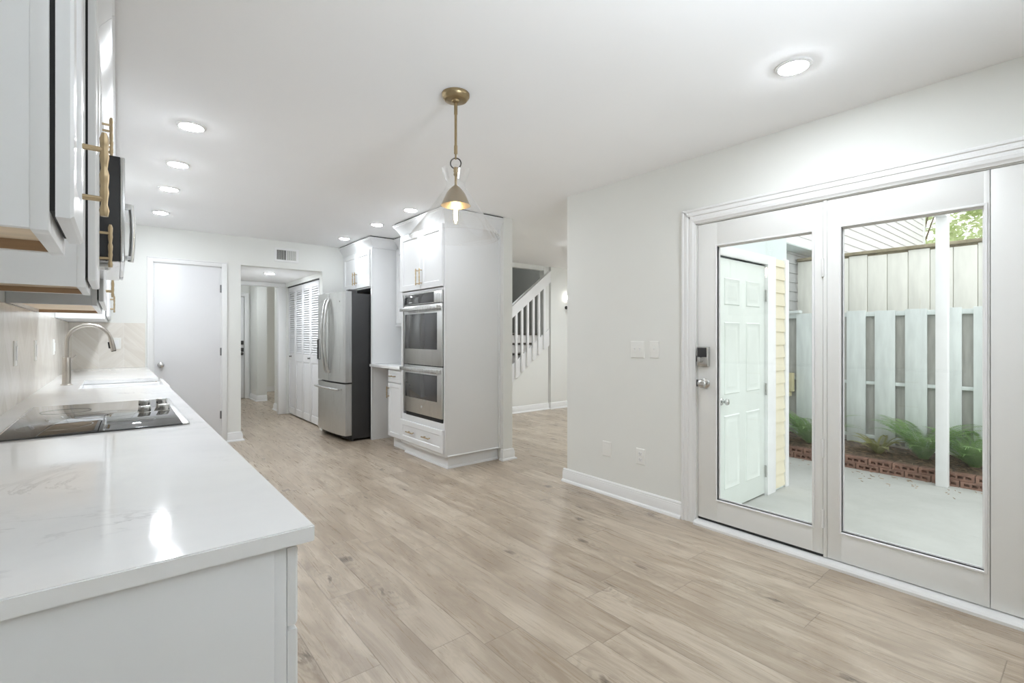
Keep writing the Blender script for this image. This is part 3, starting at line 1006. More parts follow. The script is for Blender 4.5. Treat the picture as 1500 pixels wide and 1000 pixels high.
# cooktop
t = Thing('glass_cooktop', 'black glass electric cooktop with metal knobs set in the worktop', 'cooktop', (-0.045, 2.63, CT1))
cx0, cx1, cy0, cy1 = -0.30, 0.212, 2.168, 3.085
t.add('glass', MB().box(cx0 + 0.005, cx1 - 0.022, cy0, cy1, CT1 + 0.0002, CT1 + 0.006, 0.0015), M['cookglass'])
for xa, xb_ in ((cx1 - 0.0225, cx1), (cx0, cx0 + 0.0055)):
    t.add('trim', MB().box(xa, xb_, cy0, cy1, CT1 + 0.0002, CT1 + 0.0068, 0.002), M['steel_lt'], label='stainless side trim')
for kx, ky in ((0.092, 2.56), (0.158, 2.575), (0.098, 2.80), (0.165, 2.83)):
    kb = MB().lathe([(0, 0), (0.021, 0), (0.021, 0.004), (0.019, 0.006), (0.0, 0.006)], (kx, ky, CT1 + 0.006), 24)
    kb.box(kx - 0.021, kx + 0.021, ky - 0.008, ky + 0.008, CT1 + 0.012, CT1 + 0.036, 0.003)
    kb.lathe([(0.0, 0.006), (0.017, 0.006), (0.0175, 0.022), (0.016, 0.024), (0, 0.024)], (kx, ky, CT1 + 0.006), 24)
    t.add('knob', kb, M['chrome'])
ringm = MB()
for ex_, ey_, er in ((-0.17, 2.38, 0.10), (-0.17, 2.85, 0.08), (0.04, 2.35, 0.075), (-0.04, 2.62, 0.11)):
    ringm.lathe([(er, 0.0), (er + 0.002, 0.0002), (er + 0.004, 0.0)], (ex_, ey_, CT1 + 0.0062), 48)
t.add('burner_marks', ringm, pmat('grey_burner_print', (0.035, 0.035, 0.035), 0.1))

# backsplash
mb = MB()
mb.box(XL, XL + 0.008, 0.9, YF - 0.0005, CT1 + 0.0005, 1.386)
struct('trim_1', mb, M['tile'], 'beige chevron tile backsplash along the left wall', 'backsplash')
mb = MB()
mb.box(XL + 0.008, 0.238, YF - 0.008, YF - 0.0003, CT1 + 0.0005, 1.386)
struct('trim_2', mb, M['tile'], 'beige chevron tile backsplash on the far wall', 'backsplash')

def outlet_px(x, y, z, label, kind='outlet', h=0.118, w=0.072):
    t = Thing('wall_outlet', label, 'outlet', (x, y, z), 'white cover plates on the tile')
    t.add('plate', MB(face_px(x, y - w / 2, z - h / 2)).rings(w, h, [(0, 0), (0, 0.003), (0.004, 0.006), (0.008, 0.0065)]), M['plate'])
    t.add('receptacle', MB(face_px(x + 0.006, y - 0.017, z - 0.034)).rings(0.034, 0.068, [(0, 0), (0.001, 0.003), (0.003, 0.004)]), M['trim'])
outlet_px(XL + 0.008, 3.24, 1.163, 'white outlet plate on tile nearest the cooktop')
outlet_px(XL + 0.008, 3.97, 1.160, 'white outlet plate on tile just before the sink')
outlet_px(XL + 0.008, 5.04, 1.163, 'white outlet plate on tile just past the sink')
t = Thing('wall_outlet', 'white outlet plate on far tile beside the faucet spout', 'outlet', (0.0, YF - 0.008, 1.17), 'white cover plates on the tile')
t.add('plate', MB(face_ny(-0.036, YF - 0.008, 1.111)).rings(0.072, 0.118, [(0, 0), (0, 0.003), (0.004, 0.006), (0.008, 0.0065)]), M['plate'])
t.add('receptacle', MB(face_ny(-0.017, YF - 0.014, 1.136)).rings(0.034, 0.068, [(0, 0), (0.001, 0.003), (0.003, 0.004)]), M['trim'])

# ------------------------------------------------------------------ left run: wall cabinets
WX = -0.073                    # wall cabinet frame front
ZB, ZT = 1.3887, 2.31
CRN = [(-0.012, 0.0), (0.003, 0.0), (0.006, 0.006), (0.006, 0.016), (0.014, 0.028), (0.030, 0.055), (0.052, 0.085), (0.060, 0.092),
       (0.060, 0.100), (0.068, 0.104), (0.068, 0.116), (-0.012, 0.116)]
def crown(path, z=ZT):
    return MB().sweep(path, [(o, z + q) for o, q in CRN])
def shadow_gap_strip(path):  # dark strip that paints the shadow between crown and ceiling
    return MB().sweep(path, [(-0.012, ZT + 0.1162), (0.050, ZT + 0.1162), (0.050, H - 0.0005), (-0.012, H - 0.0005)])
def wall_cabinet_left(y0, y1, doors, label, zb=ZB, handles_z=None, near_return=False, far_return=False, open_bottom=True):
    t = Thing('wall_cabinet', label, 'cabinet', ((XL + WX) / 2, (y0 + y1) / 2, zb), 'white wall cabinets over the left counter')
    c = MB()
    rc = 0.020 if open_bottom else 0.0
    c.box(XL + 0.002, WX - 0.019, y0 + 0.0012, y0 + 0.016, zb + 0.002, ZT + 0.01)
    c.box(XL + 0.002, WX - 0.019, y1 - 0.016, y1 - 0.0012, zb + 0.002, ZT + 0.01)
    c.box(XL + 0.002, XL + 0.012, y0 + 0.016, y1 - 0.016, zb + 0.002, ZT + 0.01)
    c.box(XL + 0.012, WX - 0.019, y0 + 0.016, y1 - 0.016, ZT - 0.01, ZT + 0.01)
    t.add('carcass', c, M['cab'])
    t.add('bottom_panel', MB().box(XL + 0.012, WX - 0.019, y0 + 0.0165, y1 - 0.0165, zb + rc, zb + rc + 0.014), M['wood_raw'] if open_bottom else M['cab'], label='unpainted wood underside')
    if open_bottom:
        for ya, yb_ in ((y1 - 0.022, y1 - 0.0162), (y0 + 0.0162, y0 + 0.022)):
            t.add('inner_cleat', MB().box(XL + 0.012, WX - 0.0195, ya, yb_, zb + 0.003, zb + rc), M['wood_brown'], label='bare brown wood edge')
    f = MB()
    sw = 0.038
    f.box(WX - 0.0195, WX, y0, y0 + sw, zb, ZT + 0.01, 0.0015)
    f.box(WX - 0.0195, WX, y1 - sw, y1, zb, ZT + 0.01, 0.0015)
    f.box(WX - 0.0195, WX - 0.0004, y0 + sw - 0.002, y1 - sw + 0.002, zb, zb + sw, 0.0015)
    f.box(WX - 0.0195, WX - 0.0004, y0 + sw - 0.002, y1 - sw + 0.002, ZT - 0.03, ZT + 0.01, 0.0015)
    t.add('face_frame', f, M['cab'])
    # black sheet standing in for the shade in the gap behind the doors
    t.add('door_bumper', MB().box(WX - 0.0003, WX + 0.0055, y0 + 0.012, y1 - 0.012, zb + 0.03, ZT - 0.022), M['black'], label='dark gap behind the door')
    for a, b, hs, hz in doors:
        q = t.add('door', shaker(face_px(WX + 0.006, a, zb + 0.022), b - a, ZT - 0.012 - zb - 0.022, 0.0195), M['cab'])
        hy_ = a + 0.036 if hs == 'n' else b - 0.036
        t.add('handle', pull(face_px(WX + 0.0255, hy_, hz)), M['brass'], q, 'brass bar pull')
    path = []
    if near_return:
        path.append((XL + 0.001, y0))
    path += [(WX, y0 if near_return else y0 + 0.0005), (WX, y1 if far_return else y1 - 0.0005)]
    if far_return:
        path.append((XL + 0.001, y1))
    t.add('crown_molding', crown(path), M['cab'])
    return t
wall_cabinet_left(0.927, 1.20, [(0.935, 1.192, 'f', 1.537)], 'narrow white wall cabinet nearest the viewer with bare wood underside', near_return=True, far_return=True)
wall_cabinet_left(1.93, 2.292, [(1.938, 2.284, 'f', 1.565)], 'narrow white wall cabinet just before the microwave', near_return=True)
wall_cabinet_left(2.294, 3.053, [(2.302, 2.669, 'f', 2.08), (2.677, 3.045, 'n', 2.08)], 'short white wall cabinet above the microwave', zb=1.905, open_bottom=False)
wall_cabinet_left(3.055, 4.14, [(3.063, 3.593, 'f', 1.545), (3.601, 4.132, 'n', 1.545)], 'wide white wall cabinet between microwave and sink', far_return=True)
wall_cabinet_left(5.26, YF - 0.003, [(5.268, 5.897, 'f', 1.545), (5.905, YF - 0.01, 'n', 1.545)], 'white wall cabinet in the far corner past the sink', near_return=True, open_bottom=False)

# microwave
t = Thing('over_range_microwave', 'black sided microwave with steel front hung over the cooktop', 'microwave', (-0.18, 2.67, 1.517))
my0, my1, mz0, mz1 = 2.298, 3.049, 1.517, 1.9035
t.add('case', MB().box(XL + 0.009, 0.010, my0, my1, mz0 + 0.002, mz1, 0.002), M['blackplastic'])
t.add('underside', MB().box(XL + 0.02, 0.010, my0 + 0.004, my1 - 0.004, mz0 - 0.002, mz0 + 0.003), M['steel_lt'])
dr_ = t.add('door', MB().box(0.0105, 0.024, my0, my1 - 0.16, mz0, mz1, 0.003), M['steel_lt'])
t.add('window', MB().box(0.0235, 0.0246, my0 + 0.05, my1 - 0.22, mz0 + 0.07, mz1 - 0.06), M['ovenglass'], dr_)
t.add('control_panel', MB().box(0.0105, 0.024, my1 - 0.157, my1, mz0, mz1, 0.003), M['ovenglass'])
hp = [(0.020, 2.84, 1.59), (0.058, 2.84, 1.595), (0.062, 2.84, 1.62), (0.066, 2.84, 1.72), (0.062, 2.84, 1.82), (0.058, 2.84, 1.845), (0.020, 2.84, 1.85)]
t.add('handle', MB().tube([(0.050, 2.84, 1.585), (0.055, 2.84, 1.65), (0.057, 2.84, 1.72), (0.055, 2.84, 1.79), (0.050, 2.84, 1.845)], [0.011, 0.012, 0.012, 0.012, 0.011], 12)
      .box(0.022, 0.054, 2.829, 2.851, 1.592, 1.612, 0.003).box(0.022, 0.054, 2.829, 2.851, 1.822, 1.848, 0.003), M['steel'])
lc = MB().box(-0.085, -0.02, 2.36, 2.46, mz0 - 0.016, mz0 - 0.0015, 0.004)
lcp = t.add('lamp_cover', lc, M['plate'], label='white lamp cover with dark screw holes')
for yy in (2.375, 2.41, 2.445):
    t.add('screw', MB().lathe([(0, -0.0005), (0.005, -0.0005), (0.005, 0.001)], (-0.03, yy, mz0 - 0.0165), 10).lathe([(0, -0.0005), (0.004, -0.0005), (0.004, 0.001)], (-0.07, yy, mz0 - 0.0165), 10), M['slot'], lcp)

# ------------------------------------------------------------------ right run: oven cabinet
GX = 2.36
GY0, GY1 = 3.885, 4.775
t = Thing('oven_cabinet', 'tall white cabinet housing the double oven with wide drawer below', 'cabinet', (2.68, 4.33, 0))
c = MB()
c.box(GX + 0.02, 3.008, GY0, GY0 + 0.019, 0.118, 2.32, 0.001)
c.box(GX + 0.02, 3.008, GY1 - 0.019, GY1, 0.118, 2.32, 0.001)
c.box(GX + 0.02, 3.0, GY0 + 0.018, GY1 - 0.018, 1.682, 1.70)
c.box(GX + 0.02, 3.0, GY0 + 0.018, GY1 - 0.018, 0.39, 0.41)
c.box(GX + 0.02, 3.0, GY0 + 0.018, GY1 - 0.018, 0.118, 0.136)
c.box(2.985, 3.008, GY0 + 0.018, GY1 - 0.018, 0.118, 2.32)
c.box(GX + 0.02, 3.0, GY0 + 0.018, GY1 - 0.018, 2.30, 2.32)
t.add('carcass', c, M['cab'])
f = MB()
f.box(GX, GX + 0.0205, GY0 - 0.002, GY0 + 0.022, 0.118, 2.32, 0.002)
f.box(GX, GX + 0.0205, GY1 - 0.045, GY1, 0.118, 2.32, 0.002)
for z0, z1 in ((0.118, 0.155), (0.365, 0.432), (1.678, 1.705), (2.285, 2.32)):
    f.box(GX + 0.0005, GX + 0.02, GY0 + 0.02, GY1 - 0.043, z0, z1, 0.001)
t.add('face_frame', f, M['cab'])
t.add('kick_board', MB().sweep([(3.004, 3.925), (GX + 0.062, 3.925), (GX + 0.062, 4.775)][::-1],
      [(0, 0), (0.022, 0), (0.022, 0.006), (0.016, 0.017), (0.008, 0.02), (0.006, 0.022), (0.006, 0.118), (0, 0.118)]), M['cab'])
for a, b, hs in ((3.897, 4.317, 'f'), (4.321, 4.757, 'n')):
    q = t.add('door', shaker(face_nx(GX - 0.0015, b, 1.712), b - a, 0.585, 0.019), M['cab'])
    hy_ = b - 0.035 if hs == 'f' else a + 0.035
    t.add('handle', pull(face_nx(GX - 0.0205, hy_, 1.835), L=0.165, cc=0.128), M['brass'], q, 'brass bar pull')
q = t.add('drawer', shaker(face_nx(GX - 0.0015, 4.757, 0.152), 4.757 - 3.897, 0.216, 0.019, 0.05), M['cab'])
for hy_ in (4.50, 4.17):
    t.add('handle', pull(face_nx(GX - 0.0205, hy_, 0.262), vertical=False, L=0.15), M['brass'], q, 'brass bar pull')
t.add('crown_molding', crown([(3.01, GY0), (GX, GY0), (GX, GY1), (2.69, GY1)][::-1]), M['cab'])
t.add('top_filler', shadow_gap_strip([(3.01, GY0), (GX, GY0), (GX, GY1), (2.69, GY1)][::-1]), M['blackplastic'], label='dark gap filler under the ceiling')
t.add('base_molding', MB().sweep([(3.008, GY0), (GX + 0.03, GY0)][::-1], [(0, 0.1175), (0.008, 0.1175), (0.010, 0.122), (0.004, 0.130), (0, 0.130)]), M['cab'])
t.add('scribe_molding', MB().box(2.985, 3.0095, GY0 - 0.010, GY0 - 0.0002, 0.118, 2.32, 0.002), M['cab'])

# double oven
OX = 2.340
oy0, oy1 = 3.910, 4.668
t = Thing('double_wall_oven', 'stainless double wall oven built into the tall white cabinet', 'oven', (2.6, 4.29, 0.433))
t.add('case', MB().box(OX + 0.035, 2.93, oy0 + 0.02, oy1 - 0.02, 0.44, 1.672), M['blackplastic'])
t.add('vent_strip', MB().box(OX + 0.02, OX + 0.04, oy0 + 0.01, oy1 - 0.01, 0.428, 0.475, 0.002), M['black'])
def oven_panel(z0, z1):
    return MB().box(OX, OX + 0.036, oy0, oy1, z0, z1, 0.003)
cp = t.add('control_panel', oven_panel(1.562, 1.677), M['steel_lt'])
cg = t.add('display_glass', MB(face_nx(OX + 0.0005, oy1 - 0.02, 1.57)).rings(0.60, 0.098, [(0, 0), (0, 0.0015), (0.001, 0.002)]), M['ovenglass'], cp)
t.add('brand_badge', MB(face_nx(OX - 0.0012, oy1 - 0.11, 1.583)).rings(0.075, 0.010, [(0, 0), (0.001, 0.001)]), M['steel_lt'], cp)
for z0, z1, badge in ((0.962, 1.556, False), (0.478, 0.952, True)):
    pn = t.add('oven_door', oven_panel(z0 if not badge else 0.470, z1), M['steel'])
    wz0, wz1 = (1.118, 1.470) if not badge else (0.622, 0.872)
    t.add('window', MB(face_nx(OX + 0.0005, oy1 - 0.03, wz0)).rings(oy1 - oy0 - 0.11, wz1 - wz0, [(0, 0), (0, 0.001), (0.002, 0.0018)]), M['ovenglass'], pn)
    hz = z1 - 0.035
    hb = MB().box(OX - 0.056, OX - 0.034, oy0 + 0.008, oy1 - 0.008, hz - 0.020, hz + 0.016, 0.004)
    hb.box(OX - 0.045, OX + 0.002, oy0 + 0.012, oy0 + 0.034, hz - 0.016, hz + 0.012, 0.003)
    hb.box(OX - 0.045, OX + 0.002, oy1 - 0.034, oy1 - 0.012, hz - 0.016, hz + 0.012, 0.003)
    t.add('handle', hb, M['steel_lt'], pn)
    if badge:
        bm_ = MB(face_nx(OX + 0.0005, (oy0 + oy1) / 2, 0.545))
        bm_.lathe([(0, 0.003), (0.013, 0.003), (0.015, 0.0015), (0.015, 0)], (0, 0, 0), 24)
        t.add('badge', bm_, M['steel_lt'], pn)

# narrow wall cabinet between oven cabinet and refrigerator
EX = 2.69
t = Thing('wall_cabinet', 'slim white wall cabinet between oven cabinet and refrigerator panel', 'cabinet', (2.85, 5.18, 1.37))
ey0, ey1 = GY1 + 0.002, 5.578
t.add('carcass', MB().box(EX + 0.02, 3.008, ey0, ey1, 1.385, 2.32), M['cab'])
t.add('face_frame', MB().box(EX, EX + 0.021, ey0, ey1, 1.385, 2.32, 0.002), M['cab'])
t.add('light_rail', MB().box(EX - 0.008, EX + 0.02, ey0, ey1, 1.366, 1.3845, 0.003), M['cab'])
for a, b in ((ey0 + 0.006, 5.175), (5.179, ey1 - 0.04)):
    q = t.add('door', shaker(face_nx(EX - 0.0015, b, 1.40), b - a, 0.895, 0.019), M['cab'])
    t.add('handle', pull(face_nx(EX - 0.0205, b - 0.035 if b < 5.2 else a + 0.035, 1.52)), M['brass'], q, 'brass bar pull')
t.add('crown_molding', crown([(EX, ey0 + 0.07), (EX, ey1 - 0.07)][::-1]), M['cab'])
t.add('top_filler', shadow_gap_strip([(EX, ey0 + 0.07), (EX, ey1 - 0.07)][::-1]), M['blackplastic'], label='dark gap filler under the ceiling')

# refrigerator surround
t = Thing('cabinet_gable', 'tall white gable board between refrigerator and desk counter', 'board', (2.69, 5.59, 0))
t.add('panel', MB().box(2.387, 3.008, 5.580, 5.602, 0.0, 2.309, 0.0015), M['cab'])
t.add('front_edge', MB().box(2.372, 2.3875, 5.574, 5.606, 0.0, 2.309, 0.0015), M['cab'])
FX = 2.388
t = Thing('wall_cabinet', 'short white two door cabinet above the refrigerator', 'cabinet', (2.69, 6.07, 1.83))
t.add('carcass', MB().box(FX + 0.02, 3.008, 5.607, YF - 0.002, 1.835, 2.325), M['cab'])
t.add('face_frame', MB().box(FX, FX + 0.021, 5.607, YF - 0.002, 1.832, 2.325, 0.002), M['cab'])
for a, b, hs in ((5.635, 6.062, 'f'), (6.066, 6.50, 'n')):
    q = t.add('door', shaker(face_nx(FX - 0.0015, b, 1.850), b - a, 0.45, 0.019), M['cab'])
    hy_ = b - 0.033 if hs == 'f' else a + 0.033
    t.add('handle', pull(face_nx(FX - 0.0205, hy_, 1.975), L=0.165, cc=0.11), M['brass'], q, 'brass bar pull')
t.add('crown_molding', crown([(2.755, 5.575), (FX, 5.575), (FX, YF - 0.002)][::-1]), M['cab'])
t.add('top_filler', shadow_gap_strip([(2.755, 5.575), (FX, 5.575), (FX, YF - 0.002)][::-1]), M['blackplastic'], label='dark gap filler under the ceiling')

# desk counter and slim base cabinet
t = Thing('desk_counter', 'small white quartz counter between refrigerator panel and oven cabinet', 'countertop', (2.69, 5.18, 0.88))
t.add('slab', MB().box(2.345, 3.008, GY1 + 0.002, 5.579, 0.885, 0.915, 0.002), M['quartz'])
DX = 2.395
t = Thing('base_cabinet', 'slim white base cabinet with one drawer and one door beside oven', 'cabinet', (2.69, 4.96, 0))
t.add('carcass', MB().box(DX + 0.02, 3.008, GY1 + 0.003, 5.13, 0.118, 0.8845), M['cab'])
t.add('face_frame', MB().box(DX, DX + 0.021, GY1 + 0.003, 5.13, 0.118, 0.8845, 0.002), M['cab'])
t.add('toe_kick', MB().box(DX + 0.045, 3.0, GY1 + 0.003, 5.12, 0.0, 0.1175), M['cab'])
q = t.add('drawer', shaker(face_nx(DX - 0.0015, 5.128, 0.735), 0.315, 0.135, 0.019, 0.035), M['cab'])
t.add('handle', pull(face_nx(DX - 0.0205, 4.985, 0.803), vertical=False, L=0.13), M['brass'], q, 'brass bar pull')
q = t.add('door', shaker(face_nx(DX - 0.0015, 5.128, 0.13), 0.315, 0.595, 0.019, 0.045), M['cab'])
t.add('handle', pull(face_nx(DX - 0.0205, 5.098, 0.62), L=0.13), M['brass'], q, 'brass bar pull')
solo('support_panel', MB().box(2.98, 3.008, 5.131, 5.579, 0.0, 0.8845), M['cab'], 'white back panel in the knee space under the desk counter', 'panel', (2.99, 5.35, 0))

# ------------------------------------------------------------------ refrigerator (slightly turned)
t = Thing('refrigerator', 'stainless french door refrigerator with black sides and bottom freezer', 'refrigerator', (2.40, 6.06, 0.0))
t.o.rotation_euler = (0, 0, 0)
ry0, ry1 = 5.617, 6.490
rx = 2.150                     # back plane of the doors
def bowed(y0, y1, z0, z1, yc=(5.617 + 6.507) / 2, half=0.445, bow=0.030, th=0.082):
    mb = MB()
    n = 14
    pts = []
    for i in range(n + 1):
        y = y0 + (y1 - y0) * i / n
        o = th + bow * (1 - ((y - yc) / half) ** 2)
        e = min(i, n - i) / n * (y1 - y0)
        if i in (0, n):
            o -= 0.008
        pts.append((rx - o, y))
    poly = [(rx, y0)] + pts + [(rx, y1)]
    return mb.prism(poly, 'z', z0, z1)
t.add('case', MB().box(rx + 0.006, 2.87, ry0 + 0.004, ry1 - 0.004, 0.028, 1.755, 0.004), M['fridge_side'])
ym = (ry0 + ry1) / 2
d1 = t.add('door', bowed(ry0, ym - 0.003, 0.70, 1.775), M['steel'])
d2 = t.add('door', bowed(ym + 0.003, ry1, 0.70, 1.775), M['steel'])
fz = t.add('freezer_drawer', bowed(ry0, ry1, 0.075, 0.682), M['steel'])
t.add('gasket', MB().box(rx - 0.03, rx + 0.008, ry0 + 0.006, ry1 - 0.006, 0.676, 0.706), M['black'])
t.add('kick_grille', MB().box(rx - 0.02, rx + 0.03, ry0 + 0.02, ry1 - 0.02, 0.02, 0.074), M['black'])
for yy in (ry0 + 0.05, ry1 - 0.05):
    t.add('foot', MB().cyl((rx + 0.03, yy, 0.0), (rx + 0.03, yy, 0.03), 0.02, seg=14).cyl((2.82, yy, 0.0), (2.82, yy, 0.03), 0.02, seg=14), M['blackplastic'])
    t.add('hinge_cover', MB().box(rx - 0.03, rx + 0.07, yy - 0.045, yy + 0.04, 1.7755, 1.80, 0.006).box(rx + 0.008, rx + 0.07, yy - 0.045, yy + 0.04, 1.75, 1.78), M['steel_dk'])
for dd, yy in ((d1, ym - 0.045), (d2, ym + 0.045)):
    x0 = rx - 0.082 - 0.030
    hp = []
    for i in range(13):
        q = i / 12
        z = 0.815 + (1.69 - 0.815) * q
        hp.append((x0 - 0.018 - 0.048 * math.sin(PI * q) ** 0.7, yy, z))
    hm = MB().tube(hp, [0.012] + [0.0165] * 11 + [0.012], 12)
    hm.box(x0 - 0.02, x0 + 0.004, yy - 0.012, yy + 0.012, 0.795, 0.835, 0.004)
    hm.box(x0 - 0.02, x0 + 0.004, yy - 0.012, yy + 0.012, 1.67, 1.71, 0.004)
    t.add('handle', hm, M['steel'], dd)
hp = []
for i in range(13):
    q = i / 12
    y = ry0 + 0.06 + (ry1 - ry0 - 0.12) * q
    o = 0.082 + 0.03 * (1 - ((y - ym) / 0.445) ** 2)
    hp.append((rx - o - 0.045, y, 0.618))
hm = MB().tube(hp, 0.014, 12)
for yy in (ry0 + 0.075, ry1 - 0.075):
    o = 0.082 + 0.03 * (1 - ((yy - ym) / 0.445) ** 2)
    hm.box(rx - o - 0.045, rx - o + 0.003, yy - 0.012, yy + 0.012, 0.606, 0.63, 0.003)
t.add('handle', hm, M['steel_lt'], fz)
bd = MB(face_nx(rx - 0.096, 5.74, 1.66))
bd.lathe([(0, 0.004), (0.010, 0.004), (0.012, 0.0)], (0, 0, 0), 20)
t.add('badge', bd, M['steel_lt'], d1)
wd = MB(face_nx(rx - 0.0885, ry1 - 0.035, 0.95)).rings(0.11, 0.26, [(0, 0), (0, 0.012), (0.006, 0.014), (0.010, 0.004)])
t.add('water_dispenser', wd, M['blackplastic'], d2)
# turn the whole refrigerator by a few degrees about its near front corner
ang = math.radians(2.5)
t.o.rotation_euler = (0, 0, ang)
piv = Vector((2.10, ry0, 0))
off = t.loc - piv
ro = Matrix.Rotation(ang, 3, 'Z') @ off
t.o.location = piv + ro + Vector((0.0, 0.012, 0))

# ------------------------------------------------------------------ hallway: bifold closet doors
t = Thing('door_2', 'white louvred bifold closet doors in the hallway', 'closet door', (2.15, 7.58, 0), kind='structure')
E_ = [6.815, 7.195, 7.575, 7.955, 8.335]
for i in range(4):
    a, b = E_[i] + 0.003, E_[i + 1] - 0.003
    fm = face_nx(2.175, b, 0.02)
    w = b - a
    q = t.add('leaf', MB(fm).box(0, 0.045, 0, 2.0, 0, 0.028, 0.002).box(w - 0.045, w, 0, 2.0, 0, 0.028, 0.002)
          .box(0.045, w - 0.045, 0, 0.10, 0, 0.027).box(0.045, w - 0.045, 0.845, 0.965, 0, 0.027).box(0.045, w - 0.045, 1.925, 2.0, 0, 0.027), M['door'])
    lv = MB(fm)
    k = 0.985
    while k < 1.92:
        t2 = bmesh.new()
        vs = [t2.verts.new(p) for p in ((0.043, k - 0.014, 0.001), (w - 0.043, k - 0.014, 0.001), (w - 0.043, k + 0.0165, 0.021), (0.043, k + 0.0165, 0.021),
                                        (0.043, k - 0.014, 0.007), (w - 0.043, k - 0.014, 0.007), (w - 0.043, k + 0.0165, 0.027), (0.043, k + 0.0165, 0.027))]
        # slats slope down toward the room
        for vv in vs:
            vv.co.z = 0.030 - vv.co.z
        for fc in ((0, 1, 2, 3), (7, 6, 5, 4), (0, 4, 5, 1), (3, 2, 6, 7), (0, 3, 7, 4), (1, 5, 6, 2)):
            t2.faces.new([vs[j] for j in fc])
        bmesh.ops.recalc_face_normals(t2, faces=t2.faces[:])
        lv._merge(t2)
        k += 0.033
    t.add('louvers', lv, M['door'], q)
    t.add('raised_panel', MB(fm).rings(w - 0.09, 0.745, [(0, 0.004), (0, 0.016), (0.03, 0.024), (0.034, 0.024)], 0.045, 0.10), M['door'], q)
    if i in (1, 3):
        kb = knob_mb((2.147, a + 0.028 if i == 1 else b - 0.15, 0.93), (-1, 0, 0), 0.013)
        t.add('knob', kb, M['bronze'], q)
t.add('track', MB().box(2.135, 2.18, 6.81, 8.34, 2.0235, 2.0345), M['black'])

# cased hallway frame and post
mb = MB()
mb.box(2.0, 2.118, 8.36, 8.46, 0, 2.0355, 0.003)
mb.box(1.05, 2.118, 8.355, 8.465, 2.035, 2.094, 0.003)
struct('trim_3', mb, M['trim'], 'white post and header framing the end of the hallway', 'trim')

# front door beyond
t = Thing('door_3', 'white front door with locks at the end of the hallway', 'door', (1.72, 10.95, 0), kind='structure')
t.add('slab', MB().box(1.18, 1.975, 10.915, 10.95, 0.015, 2.03, 0.003), M['door'])
cs = MB()
casing_ny(cs, 1.17, 1.985, 2.04, 10.95, 0.075, 0.05)
t.add('casing', cs, M['trim'])
for z in (1.12, 0.98):
    t.add('lock', MB().box(1.90, 1.965, 10.885, 10.9155, z - 0.04, z + 0.04, 0.006), M['bronze'])
t.add('knob', knob_mb((1.93, 10.90, 0.90), (0, -1, 0)), M['bronze'])

# ------------------------------------------------------------------ stairs and railing
t = Thing('staircase', 'staircase with white risers and dark treads behind the railing', 'stairs', (5.0, 6.5, 0), kind='structure')
rise = 0.183
rs, tr_ = MB(), MB()
z0 = 0.39
for k in range(10):
    y = 6.20 + 0.255 * k
    top = z0 + rise * (k + 1)
    rs.box(4.305, 6.995, y + 0.02, y + 0.04, max(0, top - rise), top - 0.03)
    tr_.box(4.305, 6.995, y, y + 0.28, top - 0.032, top, 0.006)
    if k >= 4:
        break
t.add('risers', rs, M['trim'])
t.add('treads', tr_, M['tread'])
tr_top = z0 + rise * 5
t.add('landing', MB().box(4.305, 6.995, 7.45, 8.99, tr_top - 0.2, tr_top), M['tread'])

RS = (2.320 - 1.715) / (5.706 - 4.901)
def railz(x): return 1.715 + RS * (x - 4.901)
t = Thing('stair_railing', 'white slatted stair railing climbing to the right', 'railing', (5.0, 6.04, 0))
def slope_band(x0, x1, f, h0, h1, y0, y1):
    return MB().prism([(x0, f(x0) + h0), (x1, f(x1) + h0), (x1, f(x1) + h1), (x0, f(x0) + h1)], 'y', y0, y1)
t.add('hand_rail', slope_band(4.35, 5.74, railz, -0.175, 0.0, 5.995, 6.055).prism([(4.35, railz(4.35) - 0.004), (5.74, railz(5.74) - 0.004), (5.74, railz(5.74) + 0.02), (4.35, railz(4.35) + 0.02)], 'y', 5.985, 6.075), M['trim'])
t.add('stringer', slope_band(4.35, 5.74, strz, 0.0, 0.275, 6.035, 6.062), M['trim'])
for xb in (4.378, 4.50, 4.622, 4.745, 4.867, 4.989, 5.111, 5.234, 5.358, 5.480, 5.604):
    t.add('baluster', MB().box(xb - 0.021, xb + 0.021, 6.002, 6.034, strz(xb) + 0.03, railz(xb) - 0.10, 0.003), M['trim'])

# wall sconce
sx, sy = 6.143, 6.03
t = Thing('wall_sconce', 'black rod sconce with a lit white globe beside the stairs', 'wall light', (sx, sy, 1.75))
t.add('backplate', MB(Matrix.Translation((sx, sy, 1.75)) @ Matrix.Rotation(PI / 2, 4, 'X')).lathe([(0, 0.012), (0.028, 0.012), (0.030, 0.008), (0.030, 0)], (0, 0, 0), 24), M['bronze'])
t.add('rod', MB().cyl((sx, sy - 0.05, 1.625), (sx, sy - 0.05, 1.89), 0.008, seg=12).cyl((sx, sy, 1.75), (sx, sy - 0.052, 1.75), 0.008, seg=12), M['bronze'])
gl = [(0.030 * math.sin(PI * i / 14), -0.030 * math.cos(PI * i / 14)) for i in range(15)]
t.add('globe', MB().lathe([(max(0, r_), z_) for r_, z_ in gl], (sx, sy - 0.05, 1.925), 28), M['globe'])

